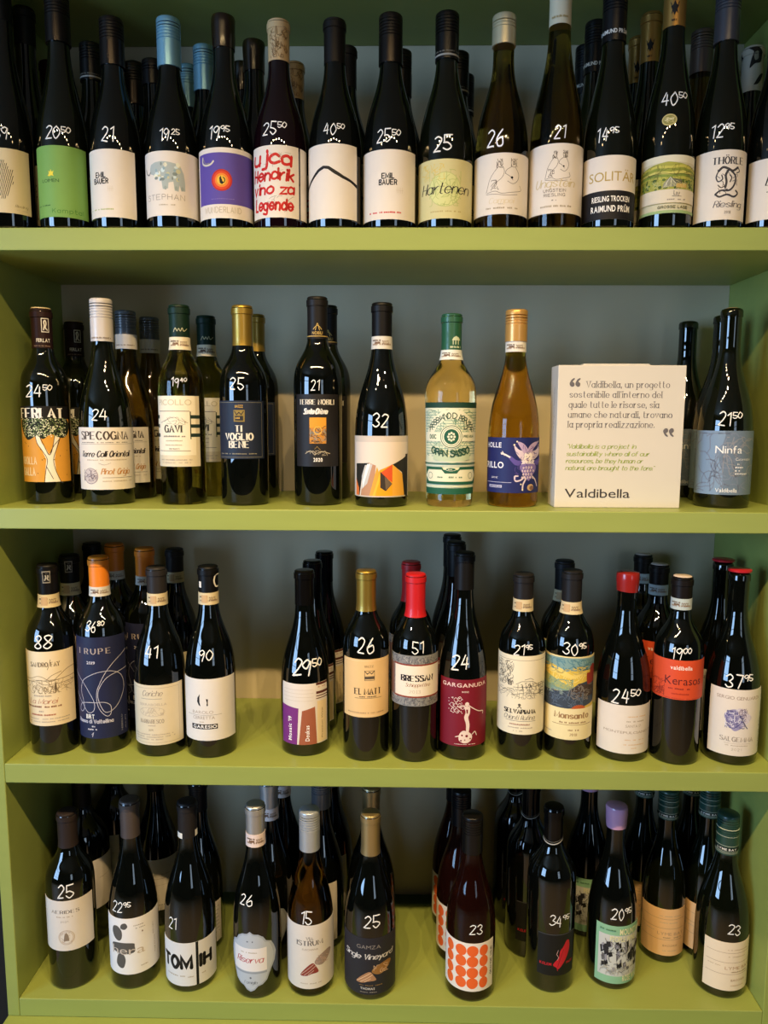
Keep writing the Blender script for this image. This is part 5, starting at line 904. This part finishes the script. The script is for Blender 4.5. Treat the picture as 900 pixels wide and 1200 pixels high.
 {'id': 'd8', 's': 'D', 'k': 'bordeaux', 'g': 'black', 'x': 0.2496, 'y': 1.1162, 'R': 0.0381, 'H': 0.292, 'd': 'bottle with black label and one red leaf shape', 'a': -0.22, 'cap': ('foil', '#0d0c0c', 0.2346, 'ring'), 'lab': (-0.703, 0.991, 0.0307, 0.1002, 'redleaf', '#121012'), 'pr': ('34+95', 0.202, 0.1231, 0.0204, 1.0)},
 {'id': 'd9', 's': 'D', 'k': 'burgundy', 'g': 'black', 'x': 0.3504, 'y': 1.1255, 'R': 0.0383, 'H': 0.2897, 'd': 'bottle with lilac wax top and green framed picture label', 'a': -0.302, 'cap': ('wax', '#b98fb4', 0.2545), 'lab': (-0.93, 1.207, 0.0112, 0.1088, 'mountain', '#8fc09a'), 'pr': ('20+95', 0.146, 0.1282, 0.0205, 1.0)},
 {'id': 'd10', 's': 'D', 'k': 'burgundy', 'g': 'dgreen', 'x': 0.52, 'y': 1.1121, 'R': 0.0397, 'H': 0.2858, 'd': 'dark green screw cap bottle at front right with pale ruled label', 'a': -0.437, 'cap': ('screwtext2', '#1f4038', 0.2234), 'lab': (-1.032, 1.071, 0.0145, 0.0953, 'lyme', '#f0dcc0'), 'pr': ('23', 0.088, 0.1164, 0.0189, 1.1)},
 {'id': 'd11', 's': 'D', 'k': 'burgundy', 'g': 'dgreen', 'x': 0.4527, 'y': 1.1832, 'R': 0.0351, 'H': 0.288, 'd': 'rear bottle with orange cream ruled label, left of the front right bottle', 'a': -0.365, 'cap': ('screwtext2', '#1f4038', 0.24), 'lab': (-1.495, 0.934, 0.0138, 0.0962, 'lyme', '#eec089')},
 {'id': 'd12', 's': 'D', 'src': 'd11', 'x': 0.5241, 'y': 1.19, 'R': 0.0351, 'H': 0.288, 'd': 'bottle with orange cream ruled label hidden by the front right bottle'},
 {'id': 'd13', 's': 'D', 'src': 'd11', 'x': 0.438, 'y': 1.255, 'R': 0.0351, 'H': 0.288, 'd': 'rearmost green capped bottle behind the left ruled label'},
 {'id': 'd14', 's': 'D', 'src': 'd11', 'x': 0.524, 'y': 1.263, 'R': 0.0351, 'H': 0.288, 'd': 'rearmost green capped bottle between the ruled labels'},
 {'id': 'd15', 's': 'D', 'src': 'd8', 'x': 0.2274, 'y': 1.191, 'R': 0.0381, 'H': 0.292, 'd': 'nearer black bottle behind the red leaf label'},
 {'id': 'd16', 's': 'D', 'src': 'd8', 'x': 0.2156, 'y': 1.269, 'R': 0.0381, 'H': 0.292, 'd': 'rearmost black bottle behind the red leaf label'},
 {'id': 'd17', 's': 'D', 'src': 'd9', 'x': 0.3389, 'y': 1.245, 'R': 0.0383, 'H': 0.2897, 'd': 'bottle with green framed picture behind the lilac wax one'},
 {'id': 'd18', 's': 'D', 'k': 'bordeaux', 'g': 'black', 'x': -0.5364, 'y': 1.206, 'R': 0.0421, 'H': 0.288, 'd': 'dark bottle with curved blank label behind the round seal bottle', 'a': 0.428, 'cap': ('foil', '#14100f', 0.235), 'lab': (0.714, 1.937, 0.0625, 0.1507, 'blank', '#e2d8cc')},
 {'id': 'd19', 's': 'D', 'k': 'bordeaux', 'g': 'black', 'x': -0.5098, 'y': 1.2819, 'R': 0.0369, 'H': 0.288, 'd': 'rearmost shadowed bottle between the seal and stone shape labels', 'a': 0.386, 'cap': ('foil', '#14100f', 0.235), 'lab': (-0.505, 0.496, 0.0697, 0.1547, 'blank', '#e2d8cc')},
 {'id': 'd20', 's': 'D', 'k': 'burgundy', 'g': 'black', 'x': -0.4256, 'y': 1.255, 'R': 0.0383, 'H': 0.29, 'd': 'dark bottle with white label behind the stone shape label', 'a': 0.327, 'cap': ('foil', '#14100f', 0.24), 'lab': (-0.711, 1.417, 0.031, 0.1255, 'faint', '#e2d8cc')},
 {'id': 'd21', 's': 'D', 'k': 'burgundy', 'g': 'black', 'x': -0.331, 'y': 1.1884, 'R': 0.0369, 'H': 0.29, 'd': 'dark bottle behind the heavy black capitals label', 'a': 0.272, 'cap': ('foil', '#100f0f', 0.24), 'lab': (-0.674, 1.315, 0.0125, 0.0851, 'lines', '#e2d8cc')},
 {'id': 'd22', 's': 'D', 'src': 'd4', 'x': -0.208, 'y': 1.169, 'R': 0.0373, 'H': 0.3015, 'd': 'silver capsule bottle behind the crest label'},
 {'id': 'd23', 's': 'D', 'src': 'd4', 'x': -0.1985, 'y': 1.245, 'R': 0.0373, 'H': 0.3015, 'd': 'rearmost dark bottle behind the crest label'},
 {'id': 'd24', 's': 'D', 'k': 'burgundy', 'g': 'black', 'x': -0.1256, 'y': 1.2014, 'R': 0.0381, 'H': 0.29, 'd': 'silver screw cap bottle behind the shell label', 'a': 0.104, 'cap': ('screw', '#6a6e74', 0.24), 'lab': (-1.405, 0.849, 0.0157, 0.1205, 'blank', '#e2d8cc')},
 {'id': 'd25', 's': 'D', 'src': 'd24', 'x': -0.115, 'y': 1.279, 'R': 0.0381, 'H': 0.29, 'd': 'rearmost dark bottle behind the shell label'},
 {'id': 'd26', 's': 'D', 'src': 'd6', 'x': -0.0397, 'y': 1.1807, 'R': 0.0406, 'H': 0.2872, 'd': 'champagne capsule bottle behind the charcoal label'},
 {'id': 'd27', 's': 'D', 'src': 'd7', 'x': 0.1096, 'y': 1.1741, 'R': 0.0388, 'H': 0.2874, 'd': 'nearer bottle with orange dots behind the front one'},
 {'id': 'd28', 's': 'D', 'src': 'd7', 'x': 0.1059, 'y': 1.254, 'R': 0.0388, 'H': 0.2874, 'd': 'rearmost bottle with orange dots'},
]

ROOTS = {}; SHN = dict(A='top', B='second', C='third', D='bottom')
for d in ROWS:
    base = (d['x'], d['y'], SH[d['s']]+.0002)
    o = copy_bottle(ROOTS[d['src']], d, base) if 'src' in d else make_bottle(d, base)
    o['group'] = 'wine bottles on the %s visible shelf' % SHN[d['s']]; ROOTS[d['id']] = o

# ---------------------------------------------------------------- the white card box
bx0, bx1, bh, by, bd = (0.2296, 0.4114, 0.2048, 1.0951, 0.0491)
t = thing('display_box', (bx0, by, SH['B']+.0002), 'white cardboard display box printed with a long grey quotation', 'box')
CARD = mat('#d6d0c6', .6, noise=.02, scale=40)
BW = bx1-bx0
boxo('carton', (0, 0, 0), (BW, bd, bh), CARD, t, .001)
boxo('lid_flap', (BW*.2, .004, bh), (BW*.72, bd-.004, bh+.0022), CARD, t, .0006)
A = Art(BW, bh, 9); c = '#6a666a'; g = '#9fae62'
for x, y_, s_, w_ in ((22.5, 84.5, 'Valdibella, un progetto', 66), (9.5, 77.6, "sostenibile all'interno del", 73.5), (9.3, 70.6, 'quale tutte le risorse, sia', 71.5), (9, 63.7, 'umane che naturali, trovano', 82.5), (9, 56.8, 'la propria realizzazione.', 69)):
    A.t(x, y_, 4.3, s_, c, 'r', w=w_, al='l', wt=.6)
for x, y_, s_, w_ in ((8.5, 42, '"Valdibella is a project in', 55), (8.3, 36.8, 'sustainability where all of our', 66), (8.2, 31.8, 'resources, be they human or', 61), (8, 26.8, 'natural, are brought to the fore."', 70.5)): A.t(x, y_, 3.1, s_, g, 'i', w=w_, al='l', wt=.9)
A.t(8, 7.2, 6.4, 'Valdibella', '#3a3638', 's', w=52, al='l')
for x, y_, f_ in ((11, 86, 1), (15.5, 86, 1), (86, 55.5, -1), (90.5, 55.5, -1)):
    A.p([(x-1.6, y_), (x-1.9, y_+1.6*f_), (x-.4, y_+4*f_), (x+1.6, y_+5*f_), (x+1.8, y_+4.2*f_), (x+.4, y_+2.6*f_), (x+1.8, y_+1.4*f_), (x+1.6, y_-.4*f_), (x, y_-1*f_)], c, 1)
lay('front_print', A, lambda u, v, l, cu: (u, -.0001-l, v), 1, None, t)
A = Art(bd, bh, 4); A.tv(60, 20, 14, 'Valdibella', '#8a8680', 's', w=20); A.tv(60, 55, 10, 'un progetto sostenibile', '#8a8680', 's', w=30)
lay('side_print', A, lambda u, v, l, cu: (-.0001-l, bd-u, v), 1, None, t)
